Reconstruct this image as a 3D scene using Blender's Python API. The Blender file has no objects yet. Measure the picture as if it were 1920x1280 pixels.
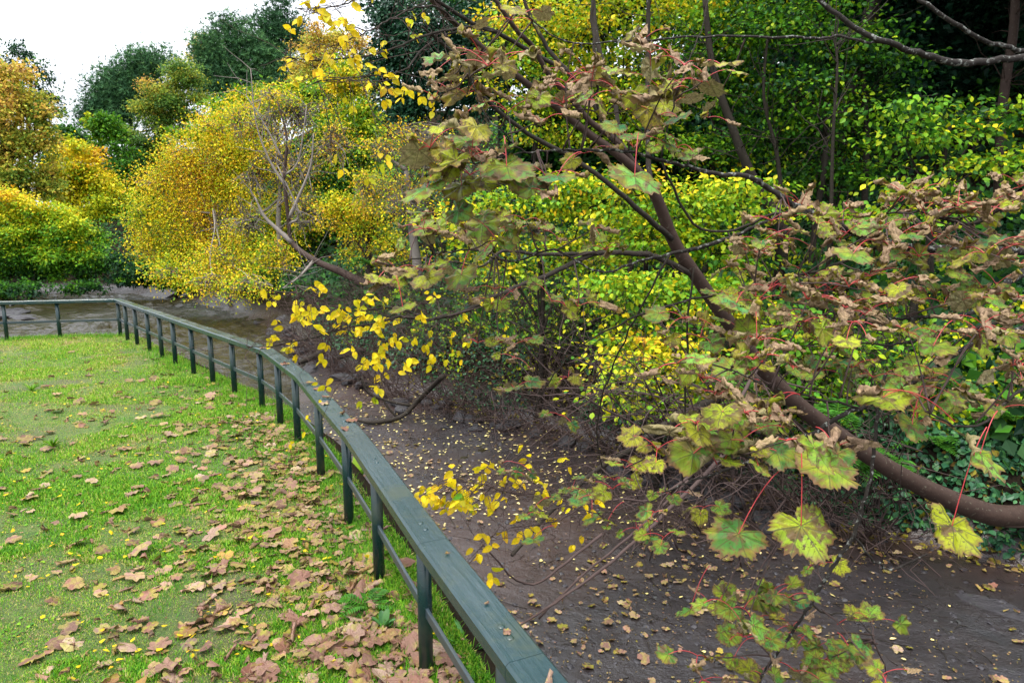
import bpy, math, random
import numpy as np
from mathutils import Vector
R = math.radians
rng = np.random.default_rng(7)
random.seed(7)
SC = bpy.context.scene
COL = SC.collection

# ------------------------------------------------------------------ camera, sky, sun, exposure
EYE = 1.7
PITCH = R(9.32)
F = 1280.0
cam = bpy.data.cameras.new("camera")
camo = bpy.data.objects.new("camera", cam)
COL.objects.link(camo)
camo.location = (0, 0, EYE)
camo.rotation_euler = (R(90) - PITCH, 0, 0)
cam.sensor_width = 36
cam.lens = 24
cam.clip_start = 0.05
cam.clip_end = 600
cam.dof.use_dof = True
cam.dof.focus_distance = 3.0
cam.dof.aperture_fstop = 14.0
SC.camera = camo

SUN_EL, SUN_AZ = R(70), R(213)
world = bpy.data.worlds.new("World")
SC.world = world
world.use_nodes = True
wn, wl = world.node_tree.nodes, world.node_tree.links
bg = wn["Background"]
sky = wn.new("ShaderNodeTexSky")
sky.sky_type = 'NISHITA'
sky.sun_disc = False
sky.sun_elevation = SUN_EL
sky.sun_rotation = SUN_AZ
mixc = wn.new("ShaderNodeMix")
mixc.data_type = 'RGBA'
mixc.inputs[0].default_value = 0.86
mixc.inputs[7].default_value = (10.5, 10.9, 11.6, 1)      # the white overcast
wl.new(sky.outputs[0], mixc.inputs[6])
tcw = wn.new("ShaderNodeTexCoord"); sxw = wn.new("ShaderNodeSeparateXYZ"); wl.new(tcw.outputs["Generated"], sxw.inputs[0])
ovc = wn.new("ShaderNodeMath"); ovc.operation = 'MULTIPLY_ADD'; ovc.use_clamp = False; ovc.inputs[1].default_value = 1.15; ovc.inputs[2].default_value = .42   # an overcast sky is brightest overhead
wl.new(sxw.outputs[2], ovc.inputs[0])
vm = wn.new("ShaderNodeVectorMath"); vm.operation = 'SCALE'; wl.new(mixc.outputs[2], vm.inputs[0]); wl.new(ovc.outputs[0], vm.inputs["Scale"])
wl.new(vm.outputs[0], bg.inputs[0])
bg.inputs[1].default_value = 0.12

sun = bpy.data.lights.new("sun", 'SUN')
sun.energy = 1.7
sun.angle = R(14)
sun.color = (1, 0.95, 0.87)
suno = bpy.data.objects.new("sun", sun)
COL.objects.link(suno)
suno.rotation_euler = Vector((-.18, -.28, .94)).to_track_quat('Z', 'Y').to_euler()
SC.view_settings.view_transform = 'Standard'
SC.view_settings.look = 'None'
SC.view_settings.exposure = 1.12
SC.view_settings.gamma = 1
SC.cycles.max_bounces = 5
SC.cycles.diffuse_bounces = 3
SC.cycles.transparent_max_bounces = 4
SC.cycles.sample_clamp_indirect = 6

# ------------------------------------------------------------------ projection helpers (pixels of the 1920x1280 frame)
cp, sp = math.cos(PITCH), math.sin(PITCH)
def ray(px, py):
    y = (640 - py) / F
    return np.array([(px - 960) / F, cp + y * sp, -sp + y * cp])
def P(px, py, d):
    r = ray(px, py)
    return np.array([0, 0, EYE]) + r * (d / r[1])
def G(px, py, z):
    r = ray(px, py)
    return np.array([0, 0, EYE]) + r * ((z - EYE) / r[2])

# ------------------------------------------------------------------ noise
_perm = np.random.default_rng(3).random((256, 256))
def vnoise(x, y, s=1.0, seed=0):
    x = np.asarray(x, float) / s + seed * 17.3
    y = np.asarray(y, float) / s + seed * 9.1
    xi, yi = np.floor(x).astype(int), np.floor(y).astype(int)
    fx, fy = x - xi, y - yi
    fx, fy = fx * fx * (3 - 2 * fx), fy * fy * (3 - 2 * fy)
    g = lambda a, b: _perm[a % 256, b % 256]
    return (g(xi, yi) * (1 - fx) + g(xi + 1, yi) * fx) * (1 - fy) + (g(xi, yi + 1) * (1 - fx) + g(xi + 1, yi + 1) * fx) * fy
def fbm(x, y, s=1.0, seed=0, o=3):
    t = 0; a = 1; n = 0
    for k in range(o):
        t = t + a * vnoise(x, y, s / 2 ** k, seed + k); n += a; a *= .5
    return t / n
def sstep(a, b, x):
    t = np.clip((x - a) / (b - a), 0, 1)
    return t * t * (3 - 2 * t)

# ------------------------------------------------------------------ mesh builder
class MB:
    def __init__(s):
        s.v = []; s.f = []; s.c = []; s.a = []; s.u = []; s.n = 0; s.sm = []
    def add(s, v, faces, a=None, u=None, smooth=True):
        """v (n,3); faces: int array (m,k) or list of such arrays"""
        v = np.asarray(v, float)
        if isinstance(faces, np.ndarray): faces = [faces]
        for f in faces:
            f = np.asarray(f, np.int64)
            if len(f) == 0: continue
            s.f.append((f + s.n).ravel()); s.c.append(np.full(len(f), f.shape[1])); s.sm.append(np.full(len(f), smooth))
        s.v.append(v)
        s.a.append(np.zeros((len(v), 3)) if a is None else np.broadcast_to(a, (len(v), 3)))
        s.u.append(v * 0 if u is None else u)
        s.n += len(v)
    def build(s, name, mat, parent=None, loc=None):
        V = np.concatenate(s.v).astype(np.float32)
        if loc is not None: V = V - np.asarray(loc, np.float32)
        L = np.concatenate(s.f).astype(np.int32); C = np.concatenate(s.c)
        me = bpy.data.meshes.new(name)
        me.vertices.add(len(V)); me.vertices.foreach_set("co", V.ravel())
        me.loops.add(len(L)); me.loops.foreach_set("vertex_index", L)
        me.polygons.add(len(C))
        st = np.zeros(len(C), np.int32); st[1:] = np.cumsum(C)[:-1]
        me.polygons.foreach_set("loop_start", st)
        me.polygons.foreach_set("use_smooth", np.concatenate(s.sm))
        me.update(calc_edges=True)
        A = me.attributes.new("lf", 'FLOAT_VECTOR', 'POINT'); A.data.foreach_set("vector", np.concatenate(s.a).astype(np.float32).ravel())
        A = me.attributes.new("luv", 'FLOAT_VECTOR', 'POINT'); A.data.foreach_set("vector", np.concatenate(s.u).astype(np.float32).ravel())
        me.materials.append(mat)
        o = bpy.data.objects.new(name, me)
        COL.objects.link(o)
        if loc is not None: o.location = loc
        if parent is not None:
            o.parent = parent
            if loc is None: o.matrix_parent_inverse = parent.matrix_world.inverted()
            o.location = Vector(o.location) if loc is None else Vector(loc) - parent.location
            if loc is None:
                # geometry is in world space: shift it into the parent's space
                o.matrix_parent_inverse.identity()
                me.transform(__import__('mathutils').Matrix.Translation(-parent.location))
                o.location = (0, 0, 0)
        return o

def tag(o, label=None, cat=None, group=None, kind=None):
    if label: o['label'] = label
    if cat: o['category'] = cat
    if group: o['group'] = group
    if kind: o['kind'] = kind
    return o
def empty(name, loc, label, cat, group=None):
    o = bpy.data.objects.new(name, None)
    COL.objects.link(o)
    o.location = Vector([float(c) for c in loc]); o.empty_display_size = .1
    tag(o, label, cat, group)
    return o

def tube(mb, pts, rad, k=6, a=(0, 0, 0), cap=True):
    pts = np.asarray(pts, float); rad = np.broadcast_to(rad, len(pts)).astype(float)
    n = len(pts)
    t = np.gradient(pts, axis=0); t /= np.linalg.norm(t, axis=1)[:, None] + 1e-9
    ref = np.array([0, 0, 1.]) if abs(t[0][2]) < .9 else np.array([1., 0, 0])
    u = np.cross(t, ref); u /= np.linalg.norm(u, axis=1)[:, None] + 1e-9
    w = np.cross(t, u)
    an = np.linspace(0, 2 * np.pi, k, endpoint=False)
    v = pts[:, None] + rad[:, None, None] * (np.cos(an)[None, :, None] * u[:, None] + np.sin(an)[None, :, None] * w[:, None])
    i = np.arange(n - 1)[:, None] * k; j = np.arange(k)[None]; j2 = (j + 1) % k
    f = np.stack([i + j, i + j2, i + k + j2, i + k + j], -1).reshape(-1, 4)
    fs = [f]
    if cap and k > 3:
        fs += [np.arange(k)[::-1][None], (np.arange(k) + (n - 1) * k)[None]]
    mb.add(v.reshape(-1, 3), fs, a)

def tubes3(mb, A, B, r0, r1, sag=0.0, a=(0, 0, 0), seg=3, wob=.04):
    """many thin 3-sided twigs A->B at once (m,3)"""
    A = np.asarray(A, float); B = np.asarray(B, float); m = len(A)
    if m == 0: return
    ln = np.linalg.norm(B - A, axis=1)
    ts = np.linspace(0, 1, seg + 1)
    pts = A[:, None] * (1 - ts)[None, :, None] + B[:, None] * ts[None, :, None]
    pts[:, :, 2] += (sag * 4 * ts * (1 - ts))[None] * ln[:, None]
    wv = rng.normal(0, wob, (m, seg + 1, 3)) * ln[:, None, None]; wv[:, 0] = 0; wv[:, -1] = 0
    pts += wv
    d = B - A; d /= ln[:, None] + 1e-9
    ref = np.where(np.abs(d[:, 2:3]) < .9, np.array([[0, 0, 1.]]), np.array([[1., 0, 0]]))
    u = np.cross(d, ref); u /= np.linalg.norm(u, axis=1)[:, None] + 1e-9; w = np.cross(d, u)
    r0 = np.broadcast_to(r0, m); r1 = np.broadcast_to(r1, m)
    rr = r0[:, None] * (1 - ts)[None] + r1[:, None] * ts[None]
    an = np.array([0, 2.094, 4.189])
    v = pts[:, :, None] + rr[:, :, None, None] * (np.cos(an)[None, None, :, None] * u[:, None, None] + np.sin(an)[None, None, :, None] * w[:, None, None])
    k = 3; per = (seg + 1) * 3
    i = np.arange(seg)[:, None] * k; j = np.arange(k)[None]; j2 = (j + 1) % k
    f = np.stack([i + j, i + j2, i + k + j2, i + k + j], -1).reshape(-1, 4)
    f = (f[None] + (np.arange(m) * per)[:, None, None]).reshape(-1, 4)
    mb.add(v.reshape(-1, 3), f, a)

def smooth_path(p, n=4):
    """catmull-rom resample of an (m,k) control list"""
    p = np.asarray(p, float)
    q = np.vstack([2 * p[0] - p[1], p, 2 * p[-1] - p[-2]])
    out = []
    for i in range(1, len(q) - 2):
        for t in np.linspace(0, 1, n, endpoint=False):
            out.append(.5 * ((2 * q[i]) + (-q[i - 1] + q[i + 1]) * t + (2 * q[i - 1] - 5 * q[i] + 4 * q[i + 1] - q[i + 2]) * t * t + (-q[i - 1] + 3 * q[i] - 3 * q[i + 1] + q[i + 2]) * t ** 3))
    out.append(q[-2])
    return np.array(out)

def box(mb, lo, hi, M=None, o=(0, 0, 0), a=(0, 0, 0)):
    x0, y0, z0 = lo; x1, y1, z1 = hi
    v = np.array([[x0, y0, z0], [x1, y0, z0], [x1, y1, z0], [x0, y1, z0], [x0, y0, z1], [x1, y0, z1], [x1, y1, z1], [x0, y1, z1]], float)
    if M is not None: v = v @ np.asarray(M).T
    v = v + np.asarray(o)
    f = np.array([[0, 3, 2, 1], [4, 5, 6, 7], [0, 1, 5, 4], [1, 2, 6, 5], [2, 3, 7, 6], [3, 0, 4, 7]])
    mb.add(v, f, a, smooth=False)

# ------------------------------------------------------------------ materials
def nm(name):
    m = bpy.data.materials.new(name); m.use_nodes = True
    return m, m.node_tree.nodes, m.node_tree.links, m.node_tree.nodes["Principled BSDF"]
def ramp(N, stops, interp='LINEAR'):
    r = N.new("ShaderNodeValToRGB"); e = r.color_ramp.elements
    r.color_ramp.interpolation = interp
    while len(e) < len(stops): e.new(1.0)
    for i, (p, c) in enumerate(stops):
        e[i].position = p; e[i].color = (*c, 1)
    return r
def noise(N, L, vec, scale, detail=4, rough=.6, dist=0):
    n = N.new("ShaderNodeTexNoise"); n.inputs["Scale"].default_value = scale
    n.inputs["Detail"].default_value = detail; n.inputs["Roughness"].default_value = rough; n.inputs["Distortion"].default_value = dist
    if vec is not None: L.new(vec, n.inputs["Vector"])
    return n
def mth(N, L, op, a, b=None, c=None, clamp=False):
    n = N.new("ShaderNodeMath"); n.operation = op; n.use_clamp = clamp
    for i, x in enumerate((a, b, c)):
        if x is None: continue
        if isinstance(x, (int, float)): n.inputs[i].default_value = x
        else: L.new(x, n.inputs[i])
    return n.outputs[0]
def mixrgb(N, L, fac, a, b, mode='MIX'):
    n = N.new("ShaderNodeMix"); n.data_type = 'RGBA'; n.blend_type = mode
    for s, x in ((0, fac), (6, a), (7, b)):
        if isinstance(x, (int, float)): n.inputs[s].default_value = x
        elif isinstance(x, tuple): n.inputs[s].default_value = (*x, 1)
        else: L.new(x, n.inputs[s])
    return n.outputs[2]
def bump(N, L, h, strength=.3, dist=.02):
    b = N.new("ShaderNodeBump"); b.inputs["Strength"].default_value = strength; b.inputs["Distance"].default_value = dist
    L.new(h, b.inputs["Height"]); return b.outputs[0]
def lfattr(N, L, name="lf"):
    a = N.new("ShaderNodeAttribute"); a.attribute_name = name
    s = N.new("ShaderNodeSeparateXYZ"); L.new(a.outputs["Vector"], s.inputs[0])
    return s.outputs, a.outputs["Vector"]

AUTUMN = [(0.0, (.010, .040, .022)), (.15, (.022, .075, .018)), (.3, (.055, .19, .014)), (.45, (.14, .31, .012)), (.6, (.38, .46, .014)),
          (.72, (.80, .63, .016)), (.86, (.72, .38, .022)), (1.0, (.30, .16, .06))]
def leaf_material(name, stops=AUTUMN, transl=.4, rough=.45, under=None, spots=0.0, veins=False, edge=None, umix=.85, objrand=False, vj=(.62, .7), spec=.14, interp='LINEAR'):
    m, N, L, B = nm(name)
    s, vec = lfattr(N, L)
    tone = s[0]
    if objrand:
        oi = N.new("ShaderNodeObjectInfo")
        tone = mth(N, L, 'FRACT', mth(N, L, 'ADD', tone, oi.outputs["Random"]))
    r = ramp(N, stops, interp); L.new(tone, r.inputs[0]); col = r.outputs[0]
    # value jitter per leaf
    v = mth(N, L, 'MULTIPLY_ADD', s[2], vj[1], vj[0])
    cv = N.new("ShaderNodeCombineXYZ")
    for i in range(3): L.new(v, cv.inputs[i])
    col = mixrgb(N, L, 1.0, col, cv.outputs[0], 'MULTIPLY')
    _, uv = lfattr(N, L, "luv")
    off = N.new("ShaderNodeVectorMath"); off.operation = 'ADD'; L.new(uv, off.inputs[0]); L.new(vec, off.inputs[1])
    if spots > 0:
        sc = N.new("ShaderNodeVectorMath"); sc.operation = 'MULTIPLY_ADD'; L.new(vec, sc.inputs[0]); sc.inputs[1].default_value = (31, 0, 47); L.new(uv, sc.inputs[2])
        n1 = noise(N, L, sc.outputs[0], 2.4, 5, .65)
        rr = ramp(N, [(.50, (0, 0, 0)), (.56, (1, 1, 1))]); L.new(n1.outputs[0], rr.inputs[0])
        col = mixrgb(N, L, mth(N, L, 'MULTIPLY', rr.outputs[0], spots), col, (.115, .075, .035))
        n2 = noise(N, L, sc.outputs[0], 9, 3, .6)
        rr2 = ramp(N, [(.58, (0, 0, 0)), (.63, (1, 1, 1))]); L.new(n2.outputs[0], rr2.inputs[0])
        col = mixrgb(N, L, mth(N, L, 'MULTIPLY', rr2.outputs[0], spots), col, (.055, .042, .014))
        n3 = noise(N, L, sc.outputs[0], 1.3, 2, .5)
        rr3 = ramp(N, [(.44, (0, 0, 0)), (.58, (1, 1, 1))]); L.new(n3.outputs[0], rr3.inputs[0])
        col = mixrgb(N, L, mth(N, L, 'MULTIPLY', rr3.outputs[0], .45), col, (.33, .36, .015))
    if edge is not None:
        e = mth(N, L, 'POWER', s[1], 9.0)
        nn = noise(N, L, off.outputs[0], 3, 3)
        e = mth(N, L, 'MULTIPLY', e, mth(N, L, 'MULTIPLY', nn.outputs[0], edge[1]), clamp=True)
        col = mixrgb(N, L, e, col, edge[0])
    vh = None
    if veins:
        sx = N.new("ShaderNodeSeparateXYZ"); L.new(uv, sx.inputs[0])
        ang = mth(N, L, 'ARCTAN2', sx.outputs[0], sx.outputs[1])
        rad = mth(N, L, 'SQRT', mth(N, L, 'ADD', mth(N, L, 'MULTIPLY', sx.outputs[0], sx.outputs[0]), mth(N, L, 'MULTIPLY', sx.outputs[1], sx.outputs[1])))
        pp = mth(N, L, 'PINGPONG', ang, R(25))
        pp = mth(N, L, 'ABSOLUTE', mth(N, L, 'SUBTRACT', ang, mth(N, L, 'MULTIPLY', mth(N, L, 'ROUND', mth(N, L, 'DIVIDE', ang, R(48))), R(48))))
        dist = mth(N, L, 'MULTIPLY', mth(N, L, 'SINE', pp), rad)
        main = mth(N, L, 'LESS_THAN', dist, .017)
        sec = mth(N, L, 'PINGPONG', mth(N, L, 'SUBTRACT', rad, mth(N, L, 'MULTIPLY', dist, 1.15)), .075)
        sec = mth(N, L, 'LESS_THAN', sec, .007)
        vv = mth(N, L, 'MAXIMUM', main, mth(N, L, 'MULTIPLY', sec, .6))
        col = mixrgb(N, L, mth(N, L, 'MULTIPLY', vv, .75), col, veins)
        vh = mth(N, L, 'ADD', mth(N, L, 'SUBTRACT', 1, mth(N, L, 'MINIMUM', mth(N, L, 'MULTIPLY', dist, 12), 1)), sec)
    if under is not None:
        g = N.new("ShaderNodeNewGeometry")
        nn = noise(N, L, off.outputs[0], 5, 3)
        urr = ramp(N, [(.35, (0, 0, 0)), (.65, (1, 1, 1))]); L.new(nn.outputs[0], urr.inputs[0])
        uc = mixrgb(N, L, urr.outputs[0], under, tuple(c * .38 for c in under))
        if veins: uc = mixrgb(N, L, mth(N, L, 'MULTIPLY', vv, .8), uc, tuple(c * .33 for c in under))
        col = mixrgb(N, L, mth(N, L, 'MULTIPLY', g.outputs["Backfacing"], umix), col, uc)
    L.new(col, B.inputs["Base Color"])
    B.inputs["Roughness"].default_value = rough
    B.inputs["Specular IOR Level"].default_value = spec
    if vh is not None: L.new(bump(N, L, vh, .5, .0015), B.inputs["Normal"])
    if transl > 0:
        T = N.new("ShaderNodeBsdfTranslucent"); L.new(col, T.inputs[0])
        M = N.new("ShaderNodeMixShader"); M.inputs[0].default_value = transl
        L.new(B.outputs[0], M.inputs[1]); L.new(T.outputs[0], M.inputs[2]); L.new(M.outputs[0], N["Material Output"].inputs[0])
    return m

def bark_material(name, c1, c2, lichen=0.0, lcol=(.27, .28, .25), scale=14, rough=.85):
    m, N, L, B = nm(name)
    tc = N.new("ShaderNodeTexCoord")
    n = noise(N, L, tc.outputs["Object"], scale, 6, .65)
    col = mixrgb(N, L, n.outputs[0], c1, c2)
    if lichen:
        n2 = noise(N, L, tc.outputs["Object"], scale * 3.5, 4, .6)
        rr = ramp(N, [(.70 - lichen * .14, (0, 0, 0)), (.76 - lichen * .13, (1, 1, 1))]); L.new(n2.outputs[0], rr.inputs[0])
        col = mixrgb(N, L, rr.outputs[0], col, lcol)
    n4 = noise(N, L, tc.outputs["Object"], 1.3, 3, .5)
    col = mixrgb(N, L, mth(N, L, 'MULTIPLY', n4.outputs[0], .7), col, tuple(x * .35 for x in c2))
    L.new(col, B.inputs["Base Color"]); B.inputs["Roughness"].default_value = rough; B.inputs["Specular IOR Level"].default_value = .12
    L.new(bump(N, L, n.outputs[0], .8, .012), B.inputs["Normal"])
    return m

M_CROWN = leaf_material("crown_leaves", transl=.3)
M_NEEDLE = leaf_material("pine_needles", [(0, (.028, .085, .035)), (.3, (.075, .19, .065)), (1, (.16, .30, .08))], transl=.15, rough=.6)
M_OCHRE = leaf_material("ochre_crown_leaves", [(0, (.05, .13, .03)), (.3, (.13, .25, .035)), (.5, (.36, .40, .045)), (.65, (.60, .48, .06)), (.85, (.62, .36, .07)), (1, (.34, .19, .08))], transl=.4)
M_GRASS = leaf_material("grass_blades", [(0, (.020, .09, .006)), (.35, (.065, .23, .012)), (.62, (.16, .36, .018)), (.82, (.32, .41, .04)), (1, (.42, .34, .14))], transl=.35, rough=.5)
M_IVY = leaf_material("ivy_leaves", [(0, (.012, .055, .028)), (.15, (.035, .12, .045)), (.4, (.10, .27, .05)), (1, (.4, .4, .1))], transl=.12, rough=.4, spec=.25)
M_ELM = leaf_material("yellow_leaf_blade", [(0, (.10, .30, .02)), (.22, (.40, .54, .02)), (.42, (.85, .68, .012)), (.75, (.88, .58, .010)), (1, (.70, .36, .02))], transl=.42, spots=.22, edge=((.40, .16, .02), .9))
M_SYC = leaf_material("sycamore_leaf_blade", [(0, (.03, .15, .05)), (.25, (.07, .22, .04)), (.5, (.13, .26, .025)), (.75, (.29, .33, .012)), (1, (.22, .15, .025))],
                      transl=.15, spots=1.0, veins=(.06, .06, .02), edge=((.13, .065, .03), 2.2), under=(.36, .29, .15))
M_DRY = leaf_material("dry_sycamore_leaf", [(0, (.10, .05, .02)), (.25, (.24, .14, .07)), (.45, (.16, .12, .02)), (.75, (.32, .31, .015)), (1, (.18, .10, .02))],
                      transl=.15, spots=.6, veins=(.20, .12, .06), under=(.40, .265, .17), rough=.6)
M_DEAD = leaf_material("fallen_sycamore_leaf", [(0, (.34, .15, .105)), (.2, (.48, .29, .21)), (.36, (.20, .075, .045)), (.50, (.60, .43, .32)), (.62, (.30, .14, .105)), (.74, (.12, .05, .032)), (.84, (.50, .30, .07)), (.92, (.30, .13, .09)), (1, (.42, .21, .16))],
                       transl=.12, spots=.3, veins=(.20, .10, .07), under=(.38, .23, .175), rough=.6, objrand=True, umix=.3, vj=(.16, .78))
M_STALK = nm("red_leaf_stalk")[0]
M_STALK.node_tree.nodes["Principled BSDF"].inputs["Base Color"].default_value = (.40, .032, .035, 1)
M_STALK.node_tree.nodes["Principled BSDF"].inputs["Roughness"].default_value = .4
M_STALK2 = nm("tan_leaf_stalk")[0]
M_STALK2.node_tree.nodes["Principled BSDF"].inputs["Base Color"].default_value = (.36, .17, .10, 1)
M_BARK = bark_material("brown_bark", (.012, .010, .008), (.060, .049, .038), .3)
M_BARKR = bark_material("smooth_reddish_bark", (.020, .013, .011), (.095, .060, .046), .6, lcol=(.15, .135, .10), scale=9, rough=.6)
M_BARKL = bark_material("lichen_spotted_bark", (.012, .010, .009), (.050, .042, .036), 1.0, scale=16)
M_PALE = bark_material("pale_grey_bark", (.16, .14, .125), (.36, .31, .27), .3)
M_TWIG = bark_material("twig_bark", (.04, .026, .024), (.13, .09, .08), 0)

# ------------------------------------------------------------------ the lie of the land
RZ = 0.61            # underside of the handrail
edge_px = [(-260, 578), (0, 572), (213, 567), (300, 597), (395, 629), (488, 665), (553, 716), (648, 835), (784, 1046), (948, 1280)]
edge = np.array([G(x, y, RZ)[:2] for x, y in edge_px])
# smooth the long straight between the corner and the bend
for i, t in ((3, None), (4, None)):
    a, b = edge[2], edge[5]; d = (b - a) / np.linalg.norm(b - a); edge[i] = a + d * np.dot(edge[i] - a, d)
last_dir = edge[-1] - edge[-2]
edge = np.vstack([edge, edge[-1] + last_dir * 1.6, edge[-1] + last_dir * 3.2 + np.array([.3, 0])])
def offset_line(L, d):
    t = np.gradient(L, axis=0); t /= np.linalg.norm(t, axis=1)[:, None]
    n = np.stack([-t[:, 1], t[:, 0]], 1)        # points to the river side
    # mitre
    out = []
    for i in range(len(L)):
        if 0 < i < len(L) - 1:
            a = L[i] - L[i - 1]; b = L[i + 1] - L[i]; a /= np.linalg.norm(a); b /= np.linalg.norm(b)
            m = np.array([-(a + b)[1], (a + b)[0]]); m /= np.linalg.norm(m)
            k = 1 / max(.5, np.dot(m, [-a[1], a[0]])); out.append(L[i] + m * d * k)
        else: out.append(L[i] + n[i] * d)
    return np.array(out)
RAIL = offset_line(edge, .055)                 # centre line of the handrail
def sdist(L, x, y):
    """signed distance to a polyline, positive on its left (river) side"""
    x = np.asarray(x, float); y = np.asarray(y, float)
    best = np.full(x.shape, 1e9); sg = np.zeros(x.shape)
    for i in range(len(L) - 1):
        a, b = L[i], L[i + 1]; ab = b - a; l2 = ab @ ab
        t = np.clip(((x - a[0]) * ab[0] + (y - a[1]) * ab[1]) / l2, 0, 1)
        dx, dy = x - a[0] - t * ab[0], y - a[1] - t * ab[1]
        d = np.hypot(dx, dy); c = ab[0] * (y - a[1]) - ab[1] * (x - a[0])
        m = d < best - 1e-9
        best = np.where(m, d, best); sg = np.where(m, np.sign(c), sg)
    return best * sg
LE = np.vstack([[-60, RAIL[0][1] - 2], RAIL])
foot_px = [(-500, 546), (0, 544), (240, 546), (330, 552), (420, 565), (500, 596), (560, 630), (640, 690), (760, 735), (900, 775), (1040, 805), (1180, 850), (1300, 880), (1420, 915), (1560, 985), (1700, 1020), (1850, 1060), (2050, 1110), (2600, 1290)]
FB = np.array([G(x, y, -1.5)[:2] for x, y in foot_px])
FB = np.vstack([[-120, 45], FB, FB[-1] + [1.5, -4], FB[-1] + [2, -12]])
def lawn_h(x, y):
    return .09 + .05 * (fbm(x, y, 2.5, 5) - .5) + .012 * (fbm(x, y, .25, 6) - .5)
wl_px = [(700, 1000), (600, 850), (563, 790), (570, 740), (585, 700), (565, 655), (500, 606), (420, 575), (330, 557), (240, 550), (0, 547.5), (-500, 550)]
WL = np.vstack([[-.9, 3.0], np.array([G(x, y, -1.58)[:2] for x, y in wl_px[1:]]), [-120, 42]])
def th(x, y, raw=False):
    x = np.asarray(x, float); y = np.asarray(y, float)
    dl = sdist(LE, x, y) - .22 - .12 * (fbm(x, y, .6, 11) - .5)
    z = .06 - 1.56 * sstep(0, .75, dl)
    dw = -sdist(WL, x, y)           # + on the mud side
    z = np.where(dl > .7, -1.5 + .10 * (fbm(x, y, 1.6, 2, 4) - .5) + .02 * (fbm(x, y, .2, 4) - .5), z)
    riv = sstep(-.1, -1.0, -(-dw)) if False else sstep(.2, -1.2, dw)
    z = z - np.where(dl > .3, .45 * riv * sstep(.3, .9, dl), 0)
    db = sdist(FB, x, y) + .5 * (fbm(x, y, 2.2, 8) - .5)
    az = x / np.maximum(y, .5)
    far = sstep(-.25, -.42, az)
    slope = .52 * (1 - far) + .30 * far
    cap = np.interp(az, [-.8, -.64, -.5, -.36, -.2], [3, 5, 12, 17, 26])
    up = .85 * sstep(0, .7, db) + np.maximum(db - .5, 0) * slope * (.85 + .3 * fbm(x, y, 5, 9))
    up = cap * (1 - np.exp(-up / cap))
    z = np.where(db > 0, np.maximum(z, -1.52) + up + .25 * (fbm(x, y, 1.3, 12, 4) - .5) * sstep(0, .6, db), z)
    inside = dl < -.05
    if not raw: z = np.where(inside, -.25, z)
    return z
def th1(x, y): return float(th(np.array([x]), np.array([y]), True)[0])

def grid_mesh(X, Y, Z, keep=None):
    h, w = X.shape
    i = np.arange(h - 1)[:, None] * w; j = np.arange(w - 1)[None]
    f = np.stack([i + j, i + j + 1, i + w + j + 1, i + w + j], -1)
    if keep is not None:
        k = keep[:-1, :-1] | keep[1:, :-1] | keep[:-1, 1:] | keep[1:, 1:]
        f = f[k]
    return np.stack([X, Y, Z], -1).reshape(-1, 3), f.reshape(-1, 4)
az = np.linspace(R(-100), R(100), 420)
dist = .5 * (260 / .5) ** np.linspace(0, 1, 430)
A_, D_ = np.meshgrid(az, dist)
X = D_ * np.sin(A_); Y = D_ * np.cos(A_)
Z = th(X, Y)
v, f = grid_mesh(X, Y, Z)
mb = MB(); mb.add(v, f[:, ::-1])

m, N, L, B = nm("mud_and_earth")
tc = N.new("ShaderNodeTexCoord"); ob = tc.outputs["Object"]
n1 = noise(N, L, ob, 1.1, 6, .6); n2 = noise(N, L, ob, 9, 6, .65); n3 = noise(N, L, ob, 60, 3, .6)
r1 = ramp(N, [(.32, (.010, .009, .011)), (.5, (.024, .015, .013)), (.66, (.012, .017, .018))]); L.new(n1.outputs[0], r1.inputs[0])
n5 = noise(N, L, ob, .28, 3, .5); r5 = ramp(N, [(.42, (.018, .020, .026)), (.58, (.080, .034, .021))]); L.new(n5.outputs[0], r5.inputs[0])
r1o = mixrgb(N, L, .5, r1.outputs[0], r5.outputs[0])
c = mixrgb(N, L, .5, r1o, mixrgb(N, L, n2.outputs[0], (.006, .005, .006), (.040, .028, .026)))
sx = N.new("ShaderNodeSeparateXYZ"); L.new(ob, sx.inputs[0])
hi = ramp(N, [(0, (0, 0, 0)), (1, (1, 1, 1))]); L.new(mth(N, L, 'MULTIPLY_ADD', sx.outputs[2], 3.0, 4.2, clamp=True), hi.inputs[0])
c = mixrgb(N, L, hi.outputs[0], c, mixrgb(N, L, n2.outputs[0], (.007, .006, .005), (.028, .022, .014)))
L.new(c, B.inputs["Base Color"])
rr = ramp(N, [(.36, (.20, .20, .20)), (.60, (.34, .34, .34))]); L.new(n1.outputs[0], rr.inputs[0])
rf = mth(N, L, 'MAXIMUM', rr.outputs[0], hi.outputs[0], clamp=True)
L.new(rf, B.inputs["Roughness"]); B.inputs["Specular IOR Level"].default_value = .26
hh = mth(N, L, 'ADD', mth(N, L, 'MULTIPLY', n2.outputs[0], 1.0), mth(N, L, 'MULTIPLY', n3.outputs[0], .35))
L.new(bump(N, L, hh, .55, .04), B.inputs["Normal"])
L.new(mth(N, L, "MULTIPLY_ADD", hi.outputs[0], -.8, .8, clamp=True), B.inputs["Specular IOR Level"])
tag(mb.build("ground", m), kind='structure')

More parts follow.
